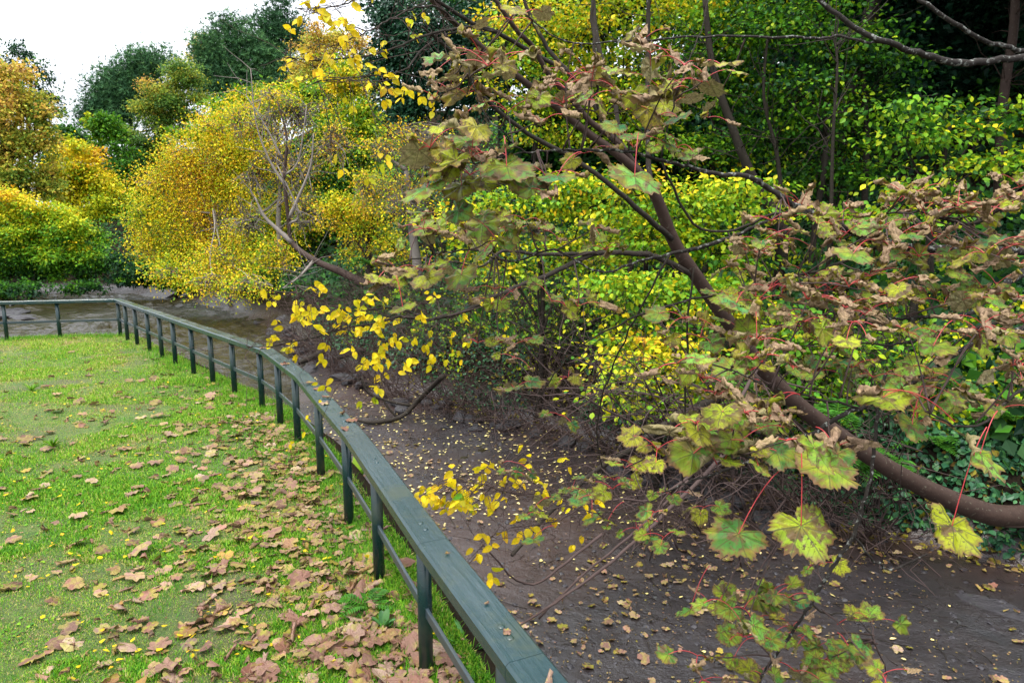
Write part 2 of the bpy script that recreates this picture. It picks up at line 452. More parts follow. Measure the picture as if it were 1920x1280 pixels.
# water
m, N, L, B = nm("river_water")
tc = N.new("ShaderNodeTexCoord"); mp = N.new("ShaderNodeMapping"); mp.inputs["Scale"].default_value = (.8, 1.5, 1); mp.inputs["Rotation"].default_value = (0, 0, R(25))
L.new(tc.outputs["Object"], mp.inputs[0])
n1 = noise(N, L, mp.outputs[0], 3.2, 5, .6, .6); n2 = noise(N, L, mp.outputs[0], 12, 3, .6, .4)
B.inputs["Base Color"].default_value = (.020, .016, .006, 1); B.inputs["Roughness"].default_value = .10
B.inputs["IOR"].default_value = 1.333
L.new(bump(N, L, mth(N, L, 'ADD', n1.outputs[0], mth(N, L, 'MULTIPLY', n2.outputs[0], .35)), 1.0, .05), B.inputs["Normal"])
mb = MB()
waz = np.linspace(R(-62), R(8), 560); wd = 8.0 * (62 / 8.0) ** np.linspace(0, 1, 520)
A2, D2 = np.meshgrid(waz, wd); gx, gy = D2 * np.sin(A2), D2 * np.cos(A2)
cu, cv = gx * .45 + gy * .9, gx * .9 - gy * .45
calm = .35 + 1.1 * sstep(.35, .65, fbm(gx, gy, 4, 301))
gz = -1.60 + calm * (.17 * (fbm(cu * .8, cv * 1.3, .55, 303, 2) - .5) + .10 * (fbm(cu, cv, 1.5, 307, 2) - .5) + .085 * (fbm(cu, cv * 1.5, .26, 311, 2) - .5))
v, f = grid_mesh(gx, gy, gz); mb.add(v, f[:, ::-1])
tag(mb.build("river_water", m), kind='structure')

# lawn
gx, gy = np.meshgrid(np.arange(-11, 2.2, .055), np.arange(-1.5, 11.8, .055))
dl = sdist(LE, gx, gy)
keep = dl < .20 + .10 * (fbm(gx, gy, .5, 21) - .5)
gz = lawn_h(gx, gy) - .10 * sstep(.05, .28, dl)
v, f = grid_mesh(gx, gy, gz, keep); mb = MB(); mb.add(v, f)
m, N, L, B = nm("lawn_turf")
tc = N.new("ShaderNodeTexCoord"); ob = tc.outputs["Object"]
n1 = noise(N, L, ob, 1.3, 5, .6); n2 = noise(N, L, ob, 14, 6, .7); n3 = noise(N, L, ob, 150, 5, .8)
g = ramp(N, [(.36, (.015, .035, .006)), (.5, (.06, .13, .012)), (.62, (.20, .28, .03))]); L.new(mth(N, L, 'MULTIPLY_ADD', n3.outputs[0], .6, mth(N, L, 'MULTIPLY', n2.outputs[0], .4)), g.inputs[0])
d = ramp(N, [(.35, (.03, .026, .014)), (.5, (.07, .085, .022)), (.65, (.17, .14, .075))]); L.new(n3.outputs[0], d.inputs[0])
fm = ramp(N, [(.46, (0, 0, 0)), (.62, (1, 1, 1))]); L.new(mth(N, L, 'ADD', mth(N, L, 'MULTIPLY', n1.outputs[0], .7), mth(N, L, 'MULTIPLY', n2.outputs[0], .35)), fm.inputs[0])
L.new(mixrgb(N, L, fm.outputs[0], g.outputs[0], d.outputs[0]), B.inputs["Base Color"]); B.inputs["Roughness"].default_value = .9
L.new(bump(N, L, mth(N, L, 'ADD', n2.outputs[0], n3.outputs[0]), .8, .02), B.inputs["Normal"])
tag(mb.build("lawn", m), kind='structure')

# ------------------------------------------------------------------ leaf base meshes
def rot_from(ydir, nrm):
    y = np.asarray(ydir, float); y = y / (np.linalg.norm(y, axis=-1, keepdims=True) + 1e-9)
    x = np.cross(y, nrm); x = x / (np.linalg.norm(x, axis=-1, keepdims=True) + 1e-9)
    z = np.cross(x, y)
    return np.stack([x, y, z], -1)
def inst(mb, base, Rm, T, S, tone, rnd, smooth=True):
    bv, bf, be = base[:3]                      # verts, faces list, edge value
    m = len(T); S = np.broadcast_to(S, m)
    V = np.einsum('mij,nj->mni', Rm, bv) * S[:, None, None] + T[:, None]
    nv = len(bv)
    F_ = [(f[None] + (np.arange(m) * nv)[:, None, None]).reshape(-1, f.shape[1]) for f in bf]
    a = np.empty((m, nv, 3)); a[:, :, 0] = np.clip(tone, 0, 1)[:, None]; a[:, :, 1] = be[None]; a[:, :, 2] = rnd[:, None]
    u = np.broadcast_to(bv if len(base) < 4 else base[3], (m, nv, 3))
    mb.add(V.reshape(-1, 3), F_, a.reshape(-1, 3), u.reshape(-1, 3), smooth)
# rhombus leaf (4 verts), folded
RH = (np.array([[0, 0, 0], [.32, .5, .07], [0, 1, -.05], [-.32, .5, .07]]), [np.array([[0, 1, 2], [0, 2, 3]])], np.array([0, .5, 1, .5]))
# ovate leaf for middle distance
OV = (np.array([[0, 0, 0], [.27, .25, .05], [.34, .55, .06], [.2, .82, .02], [0, 1.05, -.06], [-.2, .82, .02], [-.34, .55, .06], [-.27, .25, .05], [0, .3, 0], [0, .6, -.01]]),
      [np.array([[0, 1, 8], [0, 8, 7], [3, 4, 9], [9, 4, 5]]), np.array([[1, 2, 9, 8], [8, 9, 6, 7]]), np.array([[2, 3, 9], [9, 5, 6]])], np.array([0.3, .8, .9, .9, 1, .9, .9, .8, 0, 0]))
# needle tuft: three crossed blades
def _tuft():
    v = []; f = []
    for k in range(5):
        a = k * 2.4; e = .5 + .2 * (k % 3); d = np.array([math.cos(a) * math.cos(e), math.sin(a) * math.cos(e), math.sin(e)]) ; s = np.array([-math.sin(a), math.cos(a), 0]) * .09
        i = len(v); v += [-s, s, d]; f.append([i, i + 1, i + 2])
    return (np.array(v), [np.array(f)], np.zeros(len(v)))
TUFT = _tuft()
def elm_leaf(curl=.0):
    ts = np.linspace(0, 1, 8); w = .33 * np.sin(np.pi * ts ** .8) ** .8 * (1 - .15 * ts); w[0] = .01; w[-1] = .0
    v = []; e = []
    for i, t in enumerate(ts):
        for s in (-1, -.5, 0, .5, 1):
            ww = w[i] * (1 + (.06 if i % 2 else -.05))
            v.append([s * ww, t, abs(s) * ww * .35 - curl * t * t + .02 * math.sin(9 * t + s)]); e.append(abs(s))
    f = np.array([[i * 5 + j, i * 5 + j + 1, i * 5 + 5 + j + 1, i * 5 + 5 + j] for i in range(7) for j in range(4)])
    v = np.array(v); uv = v.copy()
    # bend
    return (v, [f], np.array(e), uv)
ELMS = [elm_leaf(c) for c in (0, .12, .3, -.15)]

def maple(seed=0, nseg=40, rings=6, curl=0, folds=0, lobes=5):
    """a sycamore leaf lying in xy, stalk at the origin, tip along +y; optional rolled edges"""
    r_ = np.random.default_rng(seed)
    key = [(0, 1.0), (9, .95), (18, .84), (26, .74), (36, .80), (47, .95), (58, .88), (72, .71), (86, .74), (100, .80), (120, .72), (140, .64), (158, .52), (172, .30), (180, .14)]
    ka = np.array([k[0] for k in key]); kr = np.array([k[1] for k in key])
    th_ = np.linspace(-180, 180, nseg, endpoint=False)
    Rr = np.interp(np.abs(th_), ka, kr) * (1 + r_.normal(0, .025, nseg)) * np.where(np.arange(nseg) % 2 == 0, 1.05, .95)
    v = [[0, 0, 0]]; e = [0.]
    for k in range(1, rings + 1):
        q = k / rings
        a = np.radians(th_)
        rad = Rr * q * (1 if k == rings else (1 - .0 * q))
        # inner rings rounder
        rad = rad * q ** .3 + np.minimum(.45 * q, Rr * q) * (1 - q ** .3)
        for j in range(nseg):
            x, y = rad[j] * math.sin(a[j]), rad[j] * math.cos(a[j])
            v.append([x, y, 0]); e.append(q)
    v = np.array(v); e = np.array(e); uv = v.copy()
    f3 = np.array([[0, 1 + (j + 1) % nseg, 1 + j] for j in range(nseg)])
    f4 = np.array([[1 + k * nseg + j, 1 + k * nseg + (j + 1) % nseg, 1 + (k + 1) * nseg + (j + 1) % nseg, 1 + (k + 1) * nseg + j] for k in range(rings - 1) for j in range(nseg)])
    v[:, 1] -= .0
    an = np.arctan2(uv[:, 0], uv[:, 1]); rr = np.hypot(uv[:, 0], uv[:, 1])
    v[:, 2] += .05 * np.cos(an * 360 / 48) * rr * (1 + folds) + .03 * np.sin(7 * uv[:, 0] + seed) * rr + .03 * np.sin(8 * uv[:, 1] + 2 * seed) * rr - .06 * rr ** 2
    if folds:
        v[:, 2] += folds * .05 * np.sin(13 * uv[:, 0] + seed * 2) * np.cos(11 * uv[:, 1] + seed) * rr
        v[:, 2] += folds * .018 * np.sin(38 * rr + 3 * np.sin(an * 3)) * rr
    nr = int(round(curl * 3)) if curl > 0 else 0
    sets = [[1.45, -1.5, .1], [1.3, -1.2, 0.3], [.4, 2.6, -1.6], [1.0, -2.2, -.6], [-.9, 1.9, 2.9]]
    dirs = np.array(sets[seed % 5][:nr]) + r_.normal(0, .2, nr) if nr > 1 else r_.permutation([0.2, 1.3, -1.2, 2.6, -2.5])[:nr] + r_.normal(0, .35, nr)
    for k, a in enumerate(dirs):
        d = np.array([math.sin(a), math.cos(a)])
        s = uv[:, 0] * d[0] + uv[:, 1] * d[1]
        s = v[:, 0] * d[0] + v[:, 1] * d[1]
        s0 = r_.uniform(-.04, .14) if curl > .6 else r_.uniform(.25, .5)
        rc = r_.uniform(.07, .13) + .08 * (1 - curl)
        ex = np.maximum(s - s0, 0)
        ang = np.minimum(ex / rc, r_.uniform(3.2, 5.2) * min(1, curl + .3))
        rest = ex - ang * rc
        rcc = rc * (1 - .25 * np.minimum(ang / 5, 1))
        ns = np.where(ex > 0, s0 + rcc * np.sin(ang) + rest * np.cos(ang), s)
        nz = np.where(ex > 0, rcc * (1 - np.cos(ang)) + rest * np.sin(ang), 0)
        cz = np.cos(ang); 
        v[:, 0] += (ns - s) * d[0]; v[:, 1] += (ns - s) * d[1]; v[:, 2] = v[:, 2] * np.where(ex > 0, np.abs(cz) * .6 + .4, 1) + nz
    return (v, [f3, f4], e, uv)
SYC_FLAT = [maple(s, 64, 7, 0, .6) for s in range(4)] + [maple(10 + s, 64, 7, .34, .9) for s in range(4)]
SYC_CURL = [maple(20 + s, 40, 8, c, 1.5) for s, c in enumerate((.7, .7, 1, 1, 1, .7, 1, 1))]
DEADV = [maple(40 + s, 30, 5, c, 1.3) for s, c in enumerate((0, .34, .34, .7, .34, .7, .7, 1, 1, 1, .7, .34))]
for _i, _e in ((2, 0), (5, 1), (9, 2)):
    _b = ELMS[_e]; DEADV[_i] = (_b[0] * 1.5, _b[1], _b[2], _b[3])
def stalk_pts(L_, bend, seed):
    r_ = np.random.default_rng(seed); t = np.linspace(0, 1, 6)[:, None]
    return np.hstack([bend * t ** 2 * r_.choice([-1, 1]), -t * L_, .12 * np.sin(t * 2.5) * L_])

# ------------------------------------------------------------------ green railing
def painted(name, col, rough, scratch=True):
    m, N, L, B = nm(name)
    tc = N.new("ShaderNodeTexCoord"); _, uv = lfattr(N, L, "luv")
    mp = N.new("ShaderNodeMapping"); mp.inputs["Scale"].default_value = (3.0, 60, 60); L.new(uv, mp.inputs[0])
    n = noise(N, L, mp.outputs[0], 1.0, 6, .7, .8); n2 = noise(N, L, tc.outputs["Object"], 30, 4, .6); n3 = noise(N, L, tc.outputs["Object"], 5, 3, .5)
    c = mixrgb(N, L, n2.outputs[0], tuple(x * .85 for x in col), tuple(x * 1.2 for x in col))
    if scratch:
        wr = ramp(N, [(.70, (0, 0, 0)), (.76, (1, 1, 1))]); L.new(n2.outputs[0], wr.inputs[0])
        c = mixrgb(N, L, mth(N, L, 'MULTIPLY', wr.outputs[0], .35), c, (.18, .20, .19))
    dr = ramp(N, [(.52, (0, 0, 0)), (.70, (1, 1, 1))]); L.new(mth(N, L, "MULTIPLY_ADD", n3.outputs[0], .6, mth(N, L, "MULTIPLY", n2.outputs[0], .45)), dr.inputs[0])
    c = mixrgb(N, L, mth(N, L, "MULTIPLY", dr.outputs[0], .55), c, (.045, .055, .028))
    L.new(c, B.inputs["Base Color"])
    r = ramp(N, [(.3, (rough - .1,) * 3), (.7, (rough + .12,) * 3)]); L.new(n3.outputs[0], r.inputs[0]); L.new(r.outputs[0], B.inputs["Roughness"])
    L.new(bump(N, L, mth(N, L, 'ADD', n.outputs[0], mth(N, L, 'MULTIPLY', n2.outputs[0], .3)), .6 if scratch else .2, .004), B.inputs["Normal"])
    return m
M_WOODP = painted("green_painted_timber", (.011, .034, .038), .2)
M_METP = painted("green_painted_steel", (.003, .020, .021), .28, False)
M_METP2 = painted("green_painted_flat_bar", (.03, .045, .055), .33, False)

fence = empty("railing", (*RAIL[5], .1), "low dark green railing with round posts and a broad timber top rail", "railing")
def sweep(L, prof, zc, name, mat, bev=.008):
    """prof = half width, z0, z1 ; chamfered rectangle swept along the line L with mitres"""
    w, z0, z1 = prof
    sec = [(-w, z0 + bev), (-w + bev, z0), (w - bev, z0), (w, z0 + bev), (w, z1 - bev), (w - bev, z1), (-w + bev, z1), (-w, z1 - bev)]
    # subdivide
    rows = [offset_line(L, s[0]) for s in sec]
    mb = MB(); n = len(L); cum = np.r_[0, np.cumsum(np.linalg.norm(np.diff(L, axis=0), axis=1))]
    for i in range(n - 1):
        vs = []; us = []
        for q in (i, i + 1):
            for s, r in zip(sec, rows):
                vs.append([r[q][0], r[q][1], s[1]]); us.append([cum[q] + 7.3 * i, s[0], s[1]])
        k = 8; f = np.array([[j, (j + 1) % k, k + (j + 1) % k, k + j] for j in range(k)])
        fs = [f]
        fs += [np.arange(k)[::-1][None], (np.arange(k) + k)[None]]
        vs = np.array(vs)
        # a 1.5 mm gap at each board joint
        d = vs[k:].mean(0) - vs[:k].mean(0); d /= np.linalg.norm(d); vs[:k] += d * .0008; vs[k:] -= d * .0008
        mb.add(vs, fs, u=np.array(us), smooth=False)
    return mb.build(name, mat, fence)
sweep(np.vstack([RAIL[0:1], RAIL[2:3], RAIL[5:12]]), (.055, RZ, RZ + .052), 0, "handrail", M_WOODP)
post_px = [(-110, 575), (2, 572), (98, 571), (211, 567), (234, 578), (252, 583), (275, 590), (298, 597), (323, 605), (357, 615), (393, 628), (434, 643), (486, 663), (520, 687), (553, 716), (596, 761), (649, 836), (706, 927), (795, 1066), (948, 1280)]
posts = []
def snap(p):
    best = None
    for i in range(len(RAIL) - 1):
        a, b = RAIL[i], RAIL[i + 1]; ab = b - a; t = np.clip((p - a) @ ab / (ab @ ab), 0, 1); q = a + t * ab
        if best is None or np.linalg.norm(p - q) < best[0]: best = (np.linalg.norm(p - q), q)
    return best[1]
for k, (x, y) in enumerate(post_px):
    g_ = G(x, y, RZ)[:2]
    # the post stands on the centre line along the same sight line
    dirn = g_ / np.linalg.norm(g_)
    q = g_ + dirn * 0
    bestq = min((np.linalg.norm(snap(g_ + dirn * s) - (g_ + dirn * s)), s) for s in np.linspace(0, .5, 51))
    q = g_ + dirn * bestq[1] if x > 213 else snap(g_)
    if x == 211: q = snap(g_ + np.array([.03, .03]))
    posts.append(q)
    z0 = float(lawn_h(q[0], q[1])) - .05
    mb = MB(); tube(mb, [[q[0], q[1], z0], [q[0], q[1], z0 + .3], [q[0], q[1], RZ + .0]], .0265, 16)
    mb.build("post", M_METP, fence)
mid = np.array(posts)
midL = offset_line(mid[[0, 3, 12, 13, 14, 15, 16, 17, 18, 19]], .0)
rows = sweep(midL, (.006, .325, .362), 0, "mid_rail", M_METP2, .002)
# bolt heads on the handrail, two above each post
for q in posts[12:]:
    for s in (-1, 1):
        d = -last_dir / np.linalg.norm(last_dir)
        mb = MB(); c_ = np.array([q[0] + d[0] * s * .028, q[1] + d[1] * s * .028, RZ + .0525])
        ring = [np.array([[math.cos(t) * r + c_[0], math.sin(t) * r + c_[1], c_[2] + z] for t in np.linspace(0, 2 * math.pi, 12, endpoint=False)]) for r, z in ((.0105, 0), (.009, .002), (.005, .0035))]
        f = np.array([[i * 12 + j, i * 12 + (j + 1) % 12, i * 12 + 12 + (j + 1) % 12, i * 12 + 12 + j] for i in range(2) for j in range(12)])
        mb.add(np.vstack(ring), [f, (np.arange(12) + 24)[None]]); mb.build("bolt", M_WOODP, fence)

# ------------------------------------------------------------------ grass
def in_lawn_view(n, dmin=1.2):
    out = []
    while sum(map(len, out)) < n:
        d = 2.0 + 9.8 * rng.random(n * 2) ** 1.35
        xx = d * rng.uniform(-.84, .12, n * 2)
        m_ = sdist(LE, xx, d) < .20
        out.append(np.stack([xx, d], 1)[m_])
    return np.concatenate(out)[:n]
BL = (np.array([[-.06, 0, 0], [.06, 0, 0], [.045, .5, .06], [-.045, .5, .06], [0, 1, .25]]), [np.array([[0, 1, 2, 3]]), np.array([[3, 2, 4]])], np.zeros(5))
def blades(mb, xy, h, tone, lean=.6, z=None, wid=1.0):
    m_ = len(xy); z = lawn_h(xy[:, 0], xy[:, 1]) - .004 if z is None else z
    a = rng.uniform(0, 6.283, m_); l = np.abs(rng.normal(0, lean, m_))
    up = np.stack([np.cos(a) * np.sin(l), np.sin(a) * np.sin(l), np.cos(l)], 1)
    nr = np.stack([np.cos(a), np.sin(a), -.3 + 0 * a], 1)
    bl = (BL[0] * np.array([wid, 1, 1]), BL[1], BL[2])
    inst(mb, bl, rot_from(up, nr), np.column_stack([xy, z]), h, tone, rng.random(m_), False)
xy = in_lawn_view(460000)
bare = .7 * fbm(xy[:, 0], xy[:, 1], 1.1, 31, 3) + .35 * fbm(xy[:, 0], xy[:, 1], .28, 35, 2)
kp_ = (bare < .66) | (rng.random(len(xy)) < .75); xy = xy[kp_]; bare = bare[kp_]
dd = xy[:, 1]
lush = fbm(xy[:, 0], xy[:, 1], .45, 40)
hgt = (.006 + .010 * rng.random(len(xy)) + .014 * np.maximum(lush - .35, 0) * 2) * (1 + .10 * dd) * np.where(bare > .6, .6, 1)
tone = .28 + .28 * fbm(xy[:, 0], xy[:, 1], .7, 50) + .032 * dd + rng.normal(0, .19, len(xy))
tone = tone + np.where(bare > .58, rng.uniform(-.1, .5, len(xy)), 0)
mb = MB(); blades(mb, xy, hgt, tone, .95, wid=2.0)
# longer fringe along the railing
t_ = rng.random(16000); seg = rng.integers(1, len(RAIL) - 2, 16000)
q = RAIL[seg] * (1 - t_[:, None]) + RAIL[seg + 1] * t_[:, None] + rng.normal(0, .10, (16000, 2))
q = q[(fbm(q[:, 0], q[:, 1], .5, 61) > .43) & (q[:, 1] > 1) & (sdist(LE, q[:, 0], q[:, 1]) < .22)]
blades(mb, q, rng.uniform(.02, .055, len(q)) * (1 + .06 * q[:, 1]), .35 + .25 * rng.random(len(q)), .45, wid=.55)
# small cushions of longer grass on the lawn
cc = in_lawn_view(150); cc = np.repeat(cc, 60, 0) + rng.normal(0, .05, (9000, 2))
cc = cc[sdist(LE, cc[:, 0], cc[:, 1]) < .15]
blades(mb, cc, rng.uniform(.02, .055, len(cc)), .25 + .3 * rng.random(len(cc)), .6, wid=.6)
tag(mb.build("lawn_grass", M_GRASS), "short mossy green grass with bare muddy patches", "grass", kind='stuff')
# broad-leaved weeds / clover in the lawn
mb = MB(); cc = in_lawn_view(5000); cc = cc[fbm(cc[:, 0], cc[:, 1], .5, 71) > .5]
n_ = len(cc); nr = rng.normal(0, .35, (n_, 3)); nr[:, 2] = 1; yd = rng.normal(0, 1, (n_, 3)); yd[:, 2] = .1
inst(mb, OV, rot_from(yd, nr), np.column_stack([cc, lawn_h(cc[:, 0], cc[:, 1]) + .006]), rng.uniform(.010, .022, n_), rng.uniform(.25, .5, n_), rng.random(n_))
tag(mb.build("lawn_clover", M_CROWN), "tiny round clover and moss leaves among the grass blades", "clover", kind='stuff')

# ------------------------------------------------------------------ fallen leaves
def leaf_protos():
    ps = []
    for k, b in enumerate(DEADV):
        mb = MB(); v = b[0] - np.array([0, .35, 0]); mb.add(v, b[1], np.column_stack([np.zeros(len(v)), b[2], np.full(len(v), .5)]), b[3])
        sp_ = stalk_pts(.9, .3, k) - np.array([0, .35, 0])
        tube(mb, sp_, [.012] * 6, 4, (.13, 0, .6))
        o = mb.build("fallen_leaf", M_DEAD); me = o.data
        bpy.data.objects.remove(o); ps.append(me)
    return ps
PR = leaf_protos()
cand = []
# on the lawn
for _ in range(5200):
    d_ = 2.0 + 9.0 * random.random() ** 1.1; x_ = d_ * random.uniform(-.80, .12)
    s_ = float(sdist(LE, np.array([x_]), np.array([d_]))[0])
    if s_ > .12: continue
    dens = .13 + 1.1 * math.exp(-(max(0, -s_) / .75) ** 1.3) * float(sstep(9.5, 5.5, d_)) + .32 * math.exp(-(-s_ / 2.2) ** 2) * float(sstep(9, 6, d_))
    if d_ > 7: dens *= .55
    dens *= .45 + 1.1 * float(fbm(x_, d_, .7, 81))
    if random.random() < dens * .60: cand.append((x_, d_, float(lawn_h(x_, d_)) + .006, random.choice((.024, .032, .040, .05, .062)) * random.uniform(.85, 1.2), 0))
for _ in range(5200):
    d_ = 2.0 + 5.6 * random.random() ** 1.1; t_ = -abs(rng.normal(0, .42)); i = random.randint(5, len(RAIL) - 2); u_ = random.random(); q = RAIL[i] * (1 - u_) + RAIL[i + 1] * u_; nn_ = RAIL[i + 1] - RAIL[i]; nn_ = np.array([-nn_[1], nn_[0]]) / np.hypot(*nn_)
    q = q + nn_ * t_
    if q[1] < 1.6 or q[1] > 8 or q[0] < -.9 * q[1]: continue
    if random.random() < .31 * (.3 + 1.3 * float(fbm(q[0], q[1], .6, 82))): cand.append((q[0], q[1], float(lawn_h(q[0], q[1])) + .006, random.uniform(.022, .058), 0))
n_l = len(cand)
# on the mud
for _ in range(5200):
    d_ = 3.8 + 9 * random.random() ** 1.2; x_ = d_ * random.uniform(-.28, .82)
    if float(sdist(LE, np.array([x_]), np.array([d_]))[0]) < 1.1 or float(sdist(FB, np.array([x_]), np.array([d_]))[0]) > .5: continue
    if float(sdist(WL, np.array([x_]), np.array([d_]))[0]) > -.2: continue
    if random.random() < 2.6 * max(0, float(fbm(x_, d_, .9, 83)) - .36): cand.append((x_, d_, th1(x_, d_) + .01, random.choice((.018, .024, .032, .042, .055)) * random.uniform(.8, 1.2), 1))
cand.sort(key=lambda c: -(c[3] ** 2) / (c[0] ** 2 + c[1] ** 2 + 2) / math.hypot(c[0], c[1]) * (1.9 if c[4] else 1.0))
labs = {0: ("pinkish brown curled fallen sycamore leaf lying on the lawn", "dead leaves strewn on the lawn"),
        1: ("small crumpled tan fallen leaf lying on the dark mud", "dead leaves strewn on the mud")}
def leaf_rot(flat=.38):
    nr = rng.normal(0, flat, 3); nr[2] = 1; a = rng.uniform(0, 6.283)
    if rng.random() < .45: nr = -nr
    return rot_from(np.array([math.cos(a), math.sin(a), rng.normal(0, .12)]), nr)
from mathutils import Matrix
for c_ in cand[:285]:
    o = bpy.data.objects.new("fallen_leaf", PR[random.randrange(len(PR)) if c_[4] == 0 else random.choice((5, 6, 7, 8, 10, 3))])
    Rm = leaf_rot(); Mx = Matrix([[*Rm[i], 0] for i in range(3)] + [[0, 0, 0, 1]]).to_quaternion().to_euler()
    o.rotation_euler = Mx; o.scale = (c_[3],) * 3
    o.location = (c_[0], c_[1], c_[2] + c_[3] * (.14 if Rm[2, 2] > 0 else .38))
    COL.objects.link(o); tag(o, labs[c_[4]][0], "fallen leaf", labs[c_[4]][1])
def litter(name, lst, label, tones=None, flat=.28, mat=None, bases=None):
    mb = MB(); lst = list(lst); kk = rng.integers(0, len(bases), len(lst))
    for b in range(len(bases)):
        sel = [l for l, k in zip(lst, kk) if k == b]
        if not sel: continue
        T = np.array([s[:3] for s in sel]); S = np.array([s[3] for s in sel])
        Rm = np.array([leaf_rot(flat) for _ in sel])
        T[:, 2] += S * np.where(Rm[:, 2, 2] > 0, .1, .3)
        to = rng.random(len(sel)) if tones is None else rng.uniform(*tones, len(sel))
        bb = bases[b]; inst(mb, (bb[0] - np.array([0, .35, 0]), *bb[1:]), Rm, T, S, to, rng.random(len(sel)))
    return tag(mb.build(name, mat), label, "leaf litter", kind='stuff')
LOW = [maple(60 + s, 20, 3, c, 1.0) for s, c in enumerate((0, .34, .34, .7, 1))]
litter("lawn_leaf_litter", [c for c in cand[285:] if c[4] == 0], "smaller brown dead leaves drifted against the railing", mat=M_DEAD, bases=LOW)
litter("mud_leaf_litter", [c for c in cand[285:] if c[4] == 1], "smaller tan leaves scattered over the mud", mat=M_DEAD, bases=LOW)
yl = []
for _ in range(1500):
    d_ = 2 + 9 * random.random() ** 1.3; x_ = d_ * random.uniform(-.8, .1)
    if float(sdist(LE, np.array([x_]), np.array([d_]))[0]) < .1 and random.random() < .5: yl.append((x_, d_, float(lawn_h(x_, d_)) + .012, random.uniform(.012, .035)))
litter("yellow_leaf_litter", yl, "tiny yellow leaves sprinkled over the grass", (.4, .95), .3, M_ELM, ELMS)
yl = []
for _ in range(6500):
    d_ = 4 + 11 * random.random(); x_ = d_ * random.uniform(-.33, .8)
    if float(sdist(LE, np.array([x_]), np.array([d_]))[0]) > .8 and float(sdist(WL, np.array([x_]), np.array([d_]))[0]) < -.1 and float(sdist(FB, np.array([x_]), np.array([d_]))[0]) < .8:
        if random.random() < .03 + .05 * (d_ > 6) + .55 * (d_ > 7) * (x_ < d_ * .35): yl.append((x_, d_, th1(x_, d_) + .008, random.uniform(.03, .055)))
litter("yellow_mud_leaf_litter", yl, "pale yellow leaves stuck flat on the wet mud", (.3, .8), .18, leaf_material("pale_yellow_leaf", [(0, (.55, .5, .25)), (.5, (.62, .52, .18)), (1, (.6, .42, .25))], transl=.1), ELMS)
yl = []
for c_ in in_lawn_view(2600):
    if fbm(c_[0], c_[1], .8, 88) > .42: yl.append((c_[0], c_[1], float(lawn_h(c_[0], c_[1])) + .008, random.uniform(.006, .016)))
ml = []
for _ in range(5000):
    d_ = 3.8 + 7.5 * random.random() ** 1.2; x_ = d_ * random.uniform(-.3, .85)
    if float(sdist(LE, np.array([x_]), np.array([d_]))[0]) > .8 and float(sdist(WL, np.array([x_]), np.array([d_]))[0]) < -.1 and float(sdist(FB, np.array([x_]), np.array([d_]))[0]) < .8 and fbm(x_, d_, .7, 188) > .45: ml.append((x_, d_, th1(x_, d_) + .006, random.uniform(.008, .022)))
litter("mud_crumbs", ml, "crumbs of broken leaf on the mud", (.3, 1.), .5, M_DEAD, ELMS)
litter("lawn_crumbs", yl, "crumbs of broken brown leaf and thatch among the grass", None, .5, M_DEAD, ELMS)
# leaves lying on the handrail
rl = [(494, 652, "thin brown leaf at the bend of the handrail"), (534, 682, "flat pink leaf pair on the handrail past the bend"), (577, 719, "long flat pink leaf lying across the handrail"), (595, 729, "broad pinkish leaf on the middle of the handrail"),
      (612, 745, "curled pink leaf with dark rim on the handrail"), (612, 756, "small oval pink leaf on the handrail's left edge"), (648, 775, "upright crumpled brown leaf on the handrail"), (657, 788, "cream edged flat leaf overhanging the handrail"),
      (645, 803, "tan curled leaf folded over the handrail's left edge"), (836, 1038, "tiny orange leaf lying on the broad near handrail"), (918, 1130, "small orange brown leaf fragment on the near handrail"), (947, 1184, "tiny yellow leaf scrap beside the nearest bolts"), (1035, 1278, "brown leaf at the nearest end of the handrail")]
for k, (x, y, lb) in enumerate(rl):
    p_ = G(x, y, RZ + .054); s_ = .045 if k < 9 else (.018 if k < 12 else .045)
    o = bpy.data.objects.new("rail_leaf", PR[[0, 1, 2, 0, 3, 1, 8, 0, 5, 7, 8, 1, 3][k]]); a_ = random.uniform(0, 6)
    nrm = (0, 0, 1) if k != 6 else (.4, .3, .8)
    Rm = rot_from(np.array([math.cos(a_), math.sin(a_), .0]), np.array(nrm)); o.rotation_euler = Matrix([[*Rm[i], 0] for i in range(3)] + [[0, 0, 0, 1]]).to_quaternion().to_euler()
    o.scale = (s_, s_, s_); o.location = (p_[0], p_[1], RZ + .054 + s_ * .1); COL.objects.link(o); tag(o, lb, "fallen leaf", "leaves lying on the handrail")

